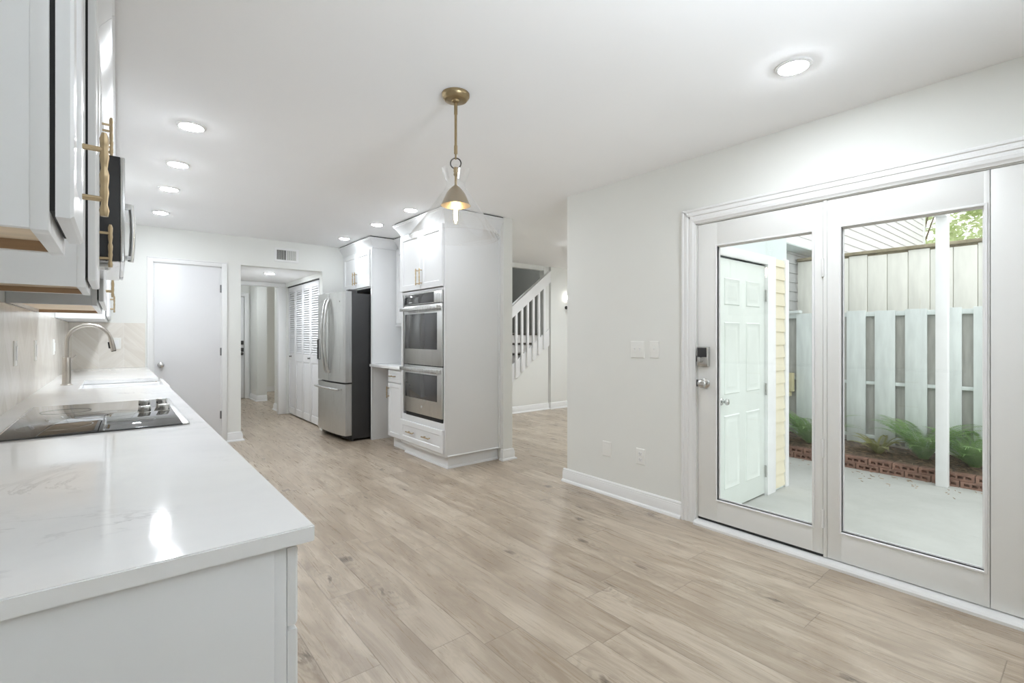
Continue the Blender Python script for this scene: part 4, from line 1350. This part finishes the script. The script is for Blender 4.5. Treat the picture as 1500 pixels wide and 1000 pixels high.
# added unseen copy inside the stairwell, put in to brighten the steps
qx, qy = 6.35, 6.142
t = Thing('wall_sconce', 'lit globe sconce inside the stairwell facing the steps', 'wall light', (qx, qy, 1.95))
t.add('backplate', MB(Matrix.Translation((qx, qy, 1.95)) @ Matrix.Rotation(-PI / 2, 4, 'X')).lathe([(0, 0.012), (0.028, 0.012), (0.030, 0.008), (0.030, 0)], (0, 0, 0), 24), M['bronze'])
t.add('rod', MB().cyl((qx, qy + 0.05, 1.825), (qx, qy + 0.05, 2.09), 0.008, seg=12).cyl((qx, qy, 1.95), (qx, qy + 0.052, 1.95), 0.008, seg=12), M['bronze'])
t.add('globe', MB().lathe([(max(0, r_), z_) for r_, z_ in gl], (qx, qy + 0.05, 2.125), 28), M['globe_stair'])

# ------------------------------------------------------------------ pendant
px, py = 1.30, 2.036
t = Thing('glass_pendant', 'clear glass hourglass pendant on brass rod with lit bulb', 'pendant light', (px, py, H))
t.add('canopy', MB().lathe([(0, 0), (0.068, 0), (0.068, -0.012), (0.066, -0.016), (0.056, -0.030), (0.052, -0.032), (0.020, -0.032), (0.018, -0.040), (0.010, -0.044), (0, -0.044)], (px, py, H), 40), M['brass_dark'])
t.add('rod', MB().cyl((px, py, H - 0.04), (px, py, 2.145), 0.0065, seg=14).cyl((px, py, H - 0.045), (px, py, H - 0.10), 0.0085, seg=14)
      .cyl((px, py, 2.185), (px, py, 2.145), 0.0085, seg=14).cyl((px, py, 2.145), (px, py, 2.118), 0.0045, seg=10), M['brass_dark'])
rp = []
for i in range(25):
    a = 2 * PI * i / 24
    rp.append((px + 0.026 * math.cos(a) * 0.787, py - 0.026 * math.cos(a) * 0.617, 2.098 + 0.026 * math.sin(a)))
t.add('ring', MB().tube(rp, 0.0032, 8, caps=False), M['bronze'])
t.add('stem', MB().lathe([(0, 2.078), (0.009, 2.078), (0.011, 2.070), (0.011, 2.055), (0.008, 2.050), (0.011, 2.047), (0.011, 2.04), (0.006, 2.034), (0.006, 1.985)], (px, py, 0), 20), M['brass_dark'])
t.add('socket_cap', MB().lathe([(0.0065, 1.990), (0.012, 1.986), (0.030, 1.970), (0.045, 1.950), (0.056, 1.925), (0.070, 1.893), (0.074, 1.889), (0.0715, 1.889), (0.054, 1.922), (0.042, 1.948), (0.028, 1.966), (0.0, 1.978)], (px, py, 0), 40), M['brass_dark'])
def wob(th, z):
    k = max(0.0, min(1.0, (1.99 - z) / 0.25))
    return 1.0 + 0.014 * k * math.sin(3 * th + 0.7) + 0.008 * k * math.sin(5 * th)
gp = [(0.071, 2.068), (0.066, 2.045), (0.055, 2.018), (0.047, 1.998), (0.048, 1.985), (0.058, 1.965), (0.080, 1.935), (0.110, 1.890),
      (0.145, 1.838), (0.180, 1.790), (0.208, 1.755), (0.2205, 1.7415), (0.2240, 1.7385), (0.2250, 1.7350), (0.2235, 1.7315), (0.2200, 1.7305), (0.2165, 1.7335), (0.2150, 1.7385), (0.203, 1.7545), (0.176, 1.789),
      (0.1415, 1.8375), (0.1065, 1.8895), (0.077, 1.934), (0.055, 1.9635), (0.0455, 1.984), (0.0445, 1.998), (0.0525, 2.0185), (0.0635, 2.0455), (0.0685, 2.0675), (0.0700, 2.0690), (0.071, 2.068)]
t.add('shade', MB().lathe(gp, (px, py, 0), 64, wob), M['shade'], label='clear flared glass shade')
t.add('bulb', MB().lathe([(0.0, 1.795), (0.008, 1.797), (0.014, 1.803), (0.016, 1.815), (0.016, 1.885), (0.012, 1.905), (0.010, 1.925), (0.0, 1.925)], (px, py, 0), 24), M['bulbglass'])
t.add('filament', MB().lathe([(0.0, 1.806), (0.006, 1.812), (0.0075, 1.825), (0.0075, 1.875), (0.005, 1.89), (0.0, 1.892)], (px, py, 0), 14), M['filament'])

# ------------------------------------------------------------------ patio door wall
# casing: fluted profile around the opening
cs = MB()
FL = [(0.0, 0.0), (0.100, 0.0), (0.100, 0.018), (0.092, 0.024), (0.084, 0.024), (0.080, 0.018), (0.070, 0.018), (0.066, 0.022), (0.054, 0.022),
      (0.050, 0.016), (0.036, 0.016), (0.032, 0.020), (0.016, 0.018), (0.010, 0.012), (0.0, 0.010)]
# left leg (vertical): offset w from the opening edge -> +Y
cs.prism([(XR - o, PY1 + w) for w, o in FL], 'z', 0.0, 1.992 + 0.1)
cs.prism([(XR - o, PY0 - w) for w, o in FL], 'z', 0.0, 1.992 + 0.1)
def pr_head():
    t2 = bmesh.new()
    A = [t2.verts.new((XR - o, PY1 + w, 1.992 + w)) for w, o in FL]
    B = [t2.verts.new((XR - o, PY0 - w, 1.992 + w)) for w, o in FL]
    n = len(FL)
    for k in range(n):
        t2.faces.new([A[k], A[(k + 1) % n], B[(k + 1) % n], B[k]])
    t2.faces.new(A)
    t2.faces.new(B[::-1])
    bmesh.ops.recalc_face_normals(t2, faces=t2.faces[:])
    cs._merge(t2)
pr_head()
struct('trim_4', cs, M['trim'], 'white fluted casing around the patio doors', 'trim')
# frame (jambs, mullions, head, sill)
fr = MB()
DXF = 3.006                    # inner face of door leaves
fr.box(3.002, 3.118, 1.7285, PY1 + 0.0005, 0.0, 2.0)
fr.box(3.002, 3.118, PY0, PY1, 1.985, 2.0005)
fr.box(3.002, 3.11, 0.9665, 0.9845, 0.035, 1.986, 0.002)
fr.box(3.002, 3.118, PY0, PY0 + 0.012, 0, 2.0)
struct('trim_5', fr, M['patio_white'], 'off white jamb and mullion of the patio door unit', 'trim')
sl = MB()
sl.prism([(2.957, 0.0), (2.957, 0.014), (2.964, 0.024), (2.975, 0.028), (3.0, 0.030), (3.13, 0.034), (3.13, -0.1), (3.0, -0.1), (3.0, 0.0)], 'y', PY0, 1.733)
struct('trim_6', sl, M['trim'], 'white threshold sill under the patio doors', 'trim')

def glazed_leaf(t, y0, y1, z0, z1, gy0, gy1, gz0, gz1, depth=0.044):
    """leaf with a rectangular light: four members, glazing bead inside, pane"""
    lf = MB()
    a, b = DXF, DXF + depth
    lf.box(a, b, y0, gy0, z0, z1, 0.0015)
    lf.box(a, b, gy1, y1, z0, z1, 0.0015)
    lf.box(a + 0.0002, b, gy0 - 0.001, gy1 + 0.001, z0 + 0.0003, gz0, 0.0015)
    lf.box(a + 0.0002, b, gy0 - 0.001, gy1 + 0.001, gz1, z1 - 0.0003, 0.0015)
    q = t.add('leaf', lf, M['patio_white'])
    bd = MB(face_nx(a, gy1, gz0))
    w, h = gy1 - gy0, gz1 - gz0
    bd.rings(w + 0.026, h + 0.026, [(0, -0.001), (0.002, 0.006), (0.010, 0.008), (0.013, 0.004), (0.013, -0.018), (0.020, -0.020), (0.020, -0.026)], -0.013, -0.013, cap=False)
    t.add('glazing_bead', bd, M['trim'], q)
    t.add('pane', MB().box(a + 0.020, a + 0.026, gy0 + 0.004, gy1 - 0.004, gz0 + 0.004, gz1 - 0.004), M['pane'], q, smooth=False)
    return q
t = Thing('door_4', 'white glazed patio door with keypad lock and round knob', 'patio door', (3.02, 1.36, 0), kind='structure')
lf = glazed_leaf(t, 0.987, 1.7265, 0.047, 1.9825, 1.040, 1.592, 0.190, 1.824)
t.add('sweep', MB().box(DXF + 0.004, DXF + 0.04, 0.99, 1.724, 0.033, 0.0475), M['black'])
kp = MB(face_nx(DXF, 1.722, 1.047)).rings(0.082, 0.128, [(0, 0), (0, 0.016), (0.004, 0.024), (0.008, 0.026)])
kq = t.add('keypad_lock', kp, M['chrome'], lf, label='chrome keypad deadbolt')
t.add('turn_piece', MB(face_nx(DXF - 0.026, 1.690, 1.085)).box(-0.006, 0.006, -0.014, 0.024, 0, 0.022, 0.004).lathe([(0, 0.006), (0.014, 0.006), (0.015, 0.0)], (0, 0, 0), 20), M['chrome'], lf)
t.add('keypad_face', MB(face_nx(DXF - 0.0255, 1.716, 1.107)).rings(0.066, 0.062, [(0, 0), (0.001, 0.0015), (0.004, 0.002)]), M['blackplastic'], lf)
t.add('knob', knob_mb((DXF, 1.672, 0.935), (-1, 0, 0), 0.028), M['chrome'], lf, label='satin chrome round knob')
t.add('strike_plate', MB().box(3.0, DXF + 0.004, 1.7263, 1.7335, 1.075, 1.115).box(3.0, DXF + 0.004, 1.7263, 1.7335, 0.91, 0.955), M['slot'])
for z in (1.62, 0.63, 0.245):
    t.add('hinge', MB().cyl((3.0, 0.9855, z - 0.05), (3.0, 0.9855, z + 0.05), 0.007, seg=12), M['patio_white'])
t = Thing('window_1', 'fixed glazed patio panel beside the door looking onto fence', 'window', (3.02, 0.64, 0), kind='structure')
glazed_leaf(t, 0.330, 0.9655, 0.037, 1.984, 0.349, 0.899, 0.196, 1.825)
t = Thing('window_2', 'fixed patio panel at right edge of picture', 'window', (3.02, -0.05, 0), kind='structure')
glazed_leaf(t, -0.427, 0.327, 0.037, 1.984, -0.30, 0.12, 0.196, 1.825)

# wall plates on the right wall
def plate_nx(y_hi, z0, w, h, label, cat, feats, name):
    t = Thing(name, label, cat, (XR, y_hi - w / 2, z0 + h / 2))
    t.add('plate', MB(face_nx(XR, y_hi, z0)).rings(w, h, [(0, 0), (0, 0.002), (0.004, 0.006), (0.007, 0.0065)]), M['plate'])
    for nm, mbx, mt in feats:
        t.add(nm, mbx, mt)
def toggle(y, z):
    return ('toggle', MB(face_nx(XR - 0.0064, y, z)).box(-0.005, 0.005, -0.012, 0.012, 0, 0.002).box(-0.0035, 0.0035, 0.0, 0.010, 0, 0.013, 0.0015), M['trim'])
plate_nx(2.264, 1.083, 0.122, 0.124, 'white double toggle switch plate left of the patio doors', 'switch', [toggle(2.264 - 0.038, 1.145), toggle(2.264 - 0.084, 1.145)], 'light_switch')
plate_nx(2.097, 1.086, 0.078, 0.124, 'white single toggle switch plate nearest the patio doors', 'switch', [toggle(2.097 - 0.039, 1.148)], 'light_switch')
plate_nx(2.537, 0.298, 0.086, 0.118, 'white blank cover plate low on the greige wall', 'cover plate',
         [('insert', MB(face_nx(XR - 0.0063, 2.537 - 0.024, 0.322)).rings(0.038, 0.070, [(0, 0), (0.0005, 0.0012), (0.002, 0.0015)]), M['plate'])], 'cover_plate')
rc = []
for zc in (0.378, 0.334):
    rc.append(('receptacle', MB(face_nx(XR - 0.0063, 2.176 + 0.017, zc - 0.014)).rings(0.034, 0.028, [(0, 0), (0.001, 0.002), (0.003, 0.0025)]), M['trim']))
    rc.append(('slots', MB(face_nx(XR - 0.0087, 2.176, zc)).box(-0.008, -0.006, -0.003, 0.008, 0, 0.0004).box(0.006, 0.008, -0.003, 0.007, 0, 0.0004).box(-0.002, 0.002, -0.010, -0.006, 0, 0.0004), M['slot']))
plate_nx(2.216, 0.298, 0.080, 0.118, 'white duplex power outlet low beside the patio door casing', 'outlet', rc, 'power_outlet')

# ------------------------------------------------------------------ outside
GZ = -0.15
struct('patio_slab', MB().box(3.12, 6.6, -4.0, 2.70, GZ - 0.1, GZ), M['concrete'], 'pale concrete patio slab outside the glass doors', 'patio')
struct('yard_ground', MB().box(6.6, 40, -25, 25, GZ - 0.12, GZ - 0.02), M['soil'], 'bare ground beyond the fence', 'ground')

def siding(mb, x0, x1, y, z0, z1, e, lip=0.014):
    """lap siding on a wall facing -Y"""
    z = z0
    while z < z1 - 1e-4:
        h = min(e, z1 - z)
        mb.prism([(y, z), (y - lip, z), (y - lip, z + 0.006), (y - 0.002, z + h), (y, z + h)], 'x', x0, x1)
        z += e
    return mb
# storage room wall facing the camera side
SY = 1.90
w_ = MB()
w_.box(3.12, 3.54, SY, SY + 0.08, GZ, 2.6)
w_.box(3.54, 4.52, SY, SY + 0.08, 1.93, 2.6)
w_.box(4.52, 4.80, SY, SY + 0.08, GZ, 2.6)
w_.box(4.72, 4.80, SY + 0.08, 2.695, GZ, 2.6)
w_.box(4.80, 4.868, SY, 2.685, 1.957, 2.6)
w_.box(3.12, 4.80, SY, 2.695, 2.6, 2.66)
w_.box(3.12, 4.80, SY + 0.35, SY + 0.40, GZ, 2.6)
struct('wall_storage', w_, M['frieze'], 'pale painted wall of the outdoor storage closet', 'wall')
struct('trim_7', siding(MB(), 4.585, 4.80, SY, GZ + 0.02, 1.945, 0.118), M['sidecream'], 'cream lap siding beside the storage door', 'siding')
struct('trim_8', MB().box(4.80, 4.868, SY - 0.022, SY + 0.05, GZ, 1.955, 0.003).box(4.81, 4.868, SY + 0.05, 2.685, GZ, 1.955), M['sidewhite'], 'cream white corner board of the storage closet', 'trim')
t = Thing('door_5', 'pale six panel storage door seen through the patio glass', 'door', (4.0, SY, GZ), kind='structure')
dm = MB().box(3.598, 4.420, SY + 0.005, SY + 0.045, GZ + 0.015, 1.860, 0.002)
q = t.add('slab', dm, M['extdoor'])
for (a, b) in ((3.70, 3.955), (4.065, 4.32)):
    for (z0, z1) in ((0.03, 0.62), (0.78, 1.36), (1.49, 1.71)):
        t.add('raised_panel', MB(face_ny(a, SY + 0.0055, z0)).rings(b - a, z1 - z0, [(0, -0.002), (0.010, 0.007), (0.024, 0.001), (0.045, 0.001), (0.06, 0.006), (0.064, 0.006)]), M['extdoor'], q)
t.add('knob', knob_mb((3.66, SY + 0.005, 0.735), (0, -1, 0), 0.026), M['chrome'], q)
cs = MB()
cs.box(4.432, 4.585, SY - 0.022, SY + 0.002, GZ, 1.95, 0.003)
cs.box(4.422, 4.434, SY - 0.022, SY + 0.05, GZ, 1.875)
cs.box(3.50, 4.585, SY - 0.021, SY + 0.002, 1.873, 1.95, 0.003)
cs.box(3.50, 3.590, SY - 0.022, SY + 0.002, GZ, 1.95, 0.003)
t.add('casing', cs, M['sidewhite'])
for z in (1.60, 0.78, 0.06):
    t.add('hinge', MB().box(4.412, 4.431, SY - 0.004, SY + 0.006, z - 0.05, z + 0.05).cyl((4.424, SY - 0.006, z - 0.05), (4.424, SY - 0.006, z + 0.05), 0.007, seg=10), M['chrome'])

# porch post and beam
t = Thing('porch_post', 'white square porch post standing on the patio before the fence', 'post', (5.955, 0.97, GZ))
t.add('shaft', MB().box(5.91, 6.0, 0.927, 1.013, GZ, 2.345, 0.004), M['sidewhite'])
t.add('beam', MB().box(3.14, 6.02, 0.93, 1.01, 2.345, 2.47, 0.003), M['sidewhite'])

# brick edging: cored bricks, two courses
def brick_mesh():
    mb = MB()
    L, Hh, D = 0.195, 0.060, 0.09
    us = [0, 0.022, 0.062, 0.078, 0.117, 0.133, 0.173, L]
    vs = [0, 0.017, 0.043, Hh]
    t2 = bmesh.new()
    def P(u, v, d): return t2.verts.new((d, u - L / 2, v))
    for i in range(7):
        for j in range(3):
            hole = (j == 1 and i in (1, 3, 5))
            u0, u1, v0, v1 = us[i], us[i + 1], vs[j], vs[j + 1]
            if hole:
                f_ = [P(u0, v0, 0), P(u1, v0, 0), P(u1, v1, 0), P(u0, v1, 0)]
                bk = [P(u0 + 0.004, v0 + 0.003, 0.035), P(u1 - 0.004, v0 + 0.003, 0.035), P(u1 - 0.004, v1 - 0.003, 0.035), P(u0 + 0.004, v1 - 0.003, 0.035)]
                for k in range(4):
                    t2.faces.new([f_[k], f_[(k + 1) % 4], bk[(k + 1) % 4], bk[k]])
                t2.faces.new(bk)
            else:
                t2.faces.new([P(u0, v0, 0), P(u1, v0, 0), P(u1, v1, 0), P(u0, v1, 0)])
    c = [P(0, 0, 0), P(L, 0, 0), P(L, Hh, 0), P(0, Hh, 0)]
    e = [P(0, 0, D), P(L, 0, D), P(L, Hh, D), P(0, Hh, D)]
    for k in range(4):
        t2.faces.new([c[k], c[(k + 1) % 4], e[(k + 1) % 4], e[k]])
    t2.faces.new(e)
    bmesh.ops.remove_doubles(t2, verts=t2.verts[:], dist=0.0002)
    bmesh.ops.recalc_face_normals(t2, faces=t2.faces[:])
    mb._merge(t2)
    return mb
t = Thing('brick_edging', 'low edging of cored red bricks along the planting bed', 'edging', (6.03, 1.4, GZ))
proto = None
for r_ in range(2):
    for k in range(12):
        y = 0.15 + 0.203 * k + (0.1 if r_ else 0)
        if proto is None:
            proto = brick_mesh().build('brick', M['brick'], t.o, None, False)
            o = proto
        else:
            o = proto.copy()
            COL.objects.link(o)
        o.parent = t.o
        o.location = (random.uniform(-0.006, 0.006) + (0.004 if r_ else 0), y - 1.4, 0.0 + r_ * 0.0615)
        o.rotation_euler = (0, 0, random.uniform(-0.03, 0.03))
# planting bed
tb = bmesh.new()
nx_, ny_ = 8, 44
g_ = [[tb.verts.new((6.115 + 0.50 * i / nx_, -0.2 + 2.85 * j / ny_, -0.055 + 0.09 * i / nx_ + random.uniform(-0.012, 0.012))) for j in range(ny_ + 1)] for i in range(nx_ + 1)]
for i in range(nx_):
    for j in range(ny_):
        tb.faces.new([g_[i][j], g_[i + 1][j], g_[i + 1][j + 1], g_[i][j + 1]])
bmesh.ops.recalc_face_normals(tb, faces=tb.faces[:])
ex_ = bmesh.ops.extrude_face_region(tb, geom=tb.faces[:])
bmesh.ops.translate(tb, vec=(0, 0, -0.1), verts=[q for q in ex_['geom'] if isinstance(q, bmesh.types.BMVert)])
bmesh.ops.recalc_face_normals(tb, faces=tb.faces[:])
mb = MB()
mb._merge(tb)
struct('planting_bed', mb, M['soil'], 'dark mulch bed between brick edging and fence', 'soil')
mb = MB()
for i in range(420):
    x, y = random.uniform(6.13, 6.54), random.uniform(0.1, 2.55)
    z = -0.055 + 0.09 * (x - 6.115) / 0.5 + random.uniform(0.0, 0.02)
    a, L = random.uniform(0, PI), random.uniform(0.02, 0.09)
    mb.tube([(x, y, z), (x + L * math.cos(a), y + L * math.sin(a), z + random.uniform(-0.005, 0.02))], [0.002, 0.0012], 4)
for i in range(60):
    x, y = 6.03 - abs(random.gauss(0, 0.25)) - 0.01, random.uniform(0.3, 2.5)
    a, L = random.uniform(0, PI), random.uniform(0.01, 0.04)
    mb.tube([(x, y, GZ + 0.002), (x + L * math.cos(a), y + L * math.sin(a), GZ + 0.004)], [0.0035, 0.002], 4)
solo('leaf_litter', mb, M['twig'], 'brown twigs and pine straw scattered over bed and patio edge', 'litter', kind='stuff')

# shadow-box fence
t = Thing('shadowbox_fence', 'weathered white board fence behind the planting bed', 'fence', (6.6, 1.3, 0.03))
for k in range(-4, 6):
    yc = 1.012 + 0.268 * k
    t.add('picket', MB().box(6.548, 6.566, yc - 0.091, yc + 0.091, 0.055 + random.uniform(-0.02, 0.015), 1.532 + random.uniform(-0.008, 0.008), 0.002), M['fencewhite'])
for k in range(-4, 6):
    yc = 1.012 + 0.134 + 0.268 * k
    t.add('back_picket', MB().box(6.606, 6.624, yc - 0.091, yc + 0.091, 0.05, 1.50, 0.002), M['fenceback'])
for z in (0.10, 0.705, 1.47):
    t.add('rail', MB().box(6.566, 6.606, -0.3, 2.66, z, z + 0.035 + (0.015 if z > 1 else 0), 0.002), M['fencewhite'])
for y in (-0.2, 2.60):
    t.add('post', MB().box(6.566, 6.65, y - 0.045, y + 0.045, GZ, 1.53, 0.003), M['fencewhite'])
t.add('cap_rail', MB().box(6.53, 6.62, 2.40, 2.67, 1.533, 1.565, 0.002), M['fencewhite'])
solo('utility_box', MB().box(6.47, 6.547, 2.46, 2.61, 0.56, 0.79, 0.008).box(6.475, 6.545, 2.49, 2.615, 0.50, 0.56, 0.006), M['boxyellow'], 'tan utility box fixed at the left end of the fence', 'box', (6.5, 2.55, 0.56))

# tall cream fence behind
t = Thing('panel_fence', 'tall cream panel fence with brown cap behind the white fence', 'fence', (7.2, 0.2, GZ))
y = 2.67
k = 0
while y > -3.0:
    t.add('board', MB().box(7.2, 7.22, y - 0.196, y - 0.003, GZ, 2.235 + 0.02 * (k % 3 == 0), 0.003), M['fencebeige'])
    y -= 0.1985
    k += 1
t.add('backing', MB().box(7.22, 7.24, -3.0, 2.67, GZ, 2.22), M['fencebeige'])
t.add('cap_board', MB().box(7.175, 7.26, -3.0, 2.67, 2.262, 2.300, 0.004), M['capwood'])
t.add('backing_rail', MB().box(7.22, 7.26, -3.0, 2.67, 2.20, 2.262), M['capwood'])

# neighbouring house
t = Thing('neighbor_house', 'white lap sided house rising beyond the fence', 'house', (9.2, 3.5, GZ))
t.add('upper_siding', siding(MB(), 5.2, 13.4, 2.5, 2.40, 6.2, 0.122, 0.016), M['sidewhite'])
t.add('upper_wall', MB().box(5.2, 13.45, 2.5, 2.6, 2.405, 6.2).box(5.2, 13.45, 2.6, 6.0, 2.60, 6.2), M['sidewhite'])
t.add('corner_board', MB().box(13.38, 13.50, 2.475, 2.7, 2.40, 6.2), M['sidewhite'])
t.add('soffit', MB().box(5.2, 13.4, 2.49, 2.698, 2.388, 2.404), M['frieze'])
t.add('lower_siding', siding(MB(), 4.81, 7.7, 2.699, GZ, 2.386, 0.125), M['sidegrey'])
t.add('vent_hood', MB().box(11.6, 11.85, 2.38, 2.49, 3.98, 4.22, 0.02), M['sidegrey'])

# ferns
def fern(x, y, z, n, L, label, seed, mat=M['fern'], spread=1.0):
    rnd = random.Random(seed)
    bm_ = bmesh.new()
    for i in range(n):
        az = 2 * PI * i / n + rnd.uniform(-0.25, 0.25)
        ln = L * rnd.uniform(0.7, 1.1)
        el = rnd.uniform(0.75, 1.35)
        d = Vector((math.cos(az), math.sin(az), 0))
        # keep fronds off the fence
        if d.x > 0.3:
            d.x *= 0.35
            el = max(el, 1.15)
        d.normalize()
        pts = []
        p = Vector((x, y, z)) + d * 0.02
        ns = 22
        for k in range(ns + 1):
            pts.append(p.copy())
            e = el - (el + 0.35) * (k / ns) ** 1.5 * spread
            p = p + (d * math.cos(e) + Vector((0, 0, 1)) * math.sin(e)) * (ln / ns)
            p.x = min(p.x, 6.535)
            p.y = min(p.y, 2.615)
        side = Vector((-d.y, d.x, 0))
        for k in range(1, ns + 1):
            q = k / ns
            w = 0.060 * L / 0.45 * (math.sin(PI * min(1, q * 1.02 + 0.06)) ** 0.8) + 0.004
            tang = (pts[k] - pts[k - 1]).normalized()
            for sg in (-1, 1):
                for hstep in (0.0, 0.5):
                    a = pts[k - 1].lerp(pts[k], hstep)
                    tip = a + side * sg * w + tang * w * 0.35 - Vector((0, 0, 1)) * w * 0.15
                    m1 = a.lerp(tip, 0.5) + tang * 0.0045
                    m2 = a.lerp(tip, 0.5) - tang * 0.0045
                    for vv in (a, m1, m2, tip):
                        vv.x = min(vv.x, 6.54)
                        vv.y = min(vv.y, 2.62)
                    vv = [bm_.verts.new(c_) for c_ in (a, m2, tip, m1)]
                    bm_.faces.new(vv)
        for k in range(ns):
            a, b = pts[k], pts[k + 1]
            s2 = side * 0.0018
            bm_.faces.new([bm_.verts.new(c_) for c_ in (a - s2, b - s2, b + s2, a + s2)])
    mb = MB()
    mb._merge(bm_)
    return solo('fern', mb, mat, label, 'plant', (x, y, z), smooth=False)
fern(6.36, 1.18, 0.0, 26, 0.66, 'green fern left of the porch post with long arching fronds', 3)
fern(6.34, 0.80, 0.0, 28, 0.56, 'bushy green fern right of the porch post', 5)
fern(6.30, 2.20, 0.0, 28, 0.66, 'green fern beside the storage closet corner', 8)
fern(6.34, 1.55, -0.01, 12, 0.36, 'thin yellowing fern at left end of the planting bed', 12, M['fern_dry'], 1.15)

# trees far behind
def tree(x, y, h, r, n, label, seed):
    rnd = random.Random(seed)
    t = Thing('tree', label, 'tree', (x, y, GZ))
    tk = MB().tube([(x, y, GZ - 0.05), (x + 0.05, y, h * 0.35), (x - 0.05, y + 0.1, h * 0.7)], [0.10, 0.07, 0.03], 10)
    for i in range(7):
        a = rnd.uniform(0, 2 * PI)
        z = h * rnd.uniform(0.3, 0.6)
        tk.tube([(x, y, z), (x + r * 0.4 * math.cos(a), y + r * 0.4 * math.sin(a), z + h * 0.18), (x + r * 0.8 * math.cos(a), y + r * 0.8 * math.sin(a), z + h * 0.25)], [0.03, 0.018, 0.008], 6)
    t.add('trunk', tk, M['bark'])
    bm_ = bmesh.new()
    cl = [(Vector((rnd.gauss(0, 0.45) * r, rnd.gauss(0, 0.45) * r, rnd.uniform(0.30, 0.98) * h)), rnd.uniform(0.25, 0.5) * r) for _ in range(26)]
    for i in range(n):
        c, cr = rnd.choice(cl)
        p = c + Vector((rnd.gauss(0, 1), rnd.gauss(0, 1), rnd.gauss(0, 1))) * cr * 0.55 + Vector((x, y, 0))
        if p.z < 1.2:
            continue
        s = rnd.uniform(0.06, 0.13)
        a = Vector((rnd.gauss(0, 1), rnd.gauss(0, 1), rnd.gauss(0, 0.6))).normalized()
        b = a.cross(Vector((rnd.gauss(0, 1), rnd.gauss(0, 1), rnd.gauss(0, 1)))).normalized()
        bm_.faces.new([bm_.verts.new(p + q) for q in (-a * s, -b * s * 0.4, a * s, b * s * 0.4)])
    mb = MB()
    mb._merge(bm_)
    t.add('foliage', mb, M['leaf'], smooth=False)
tree(18.5, 3.6, 7.5, 1.0, 9000, 'pale green tree just right of the white siding', 21)
tree(15.2, 1.0, 6.2, 1.1, 12000, 'pale green tree right of the porch post', 22)
tree(18.5, -1.6, 7.2, 1.5, 12000, 'pale green tree farthest right beyond the fence', 23)
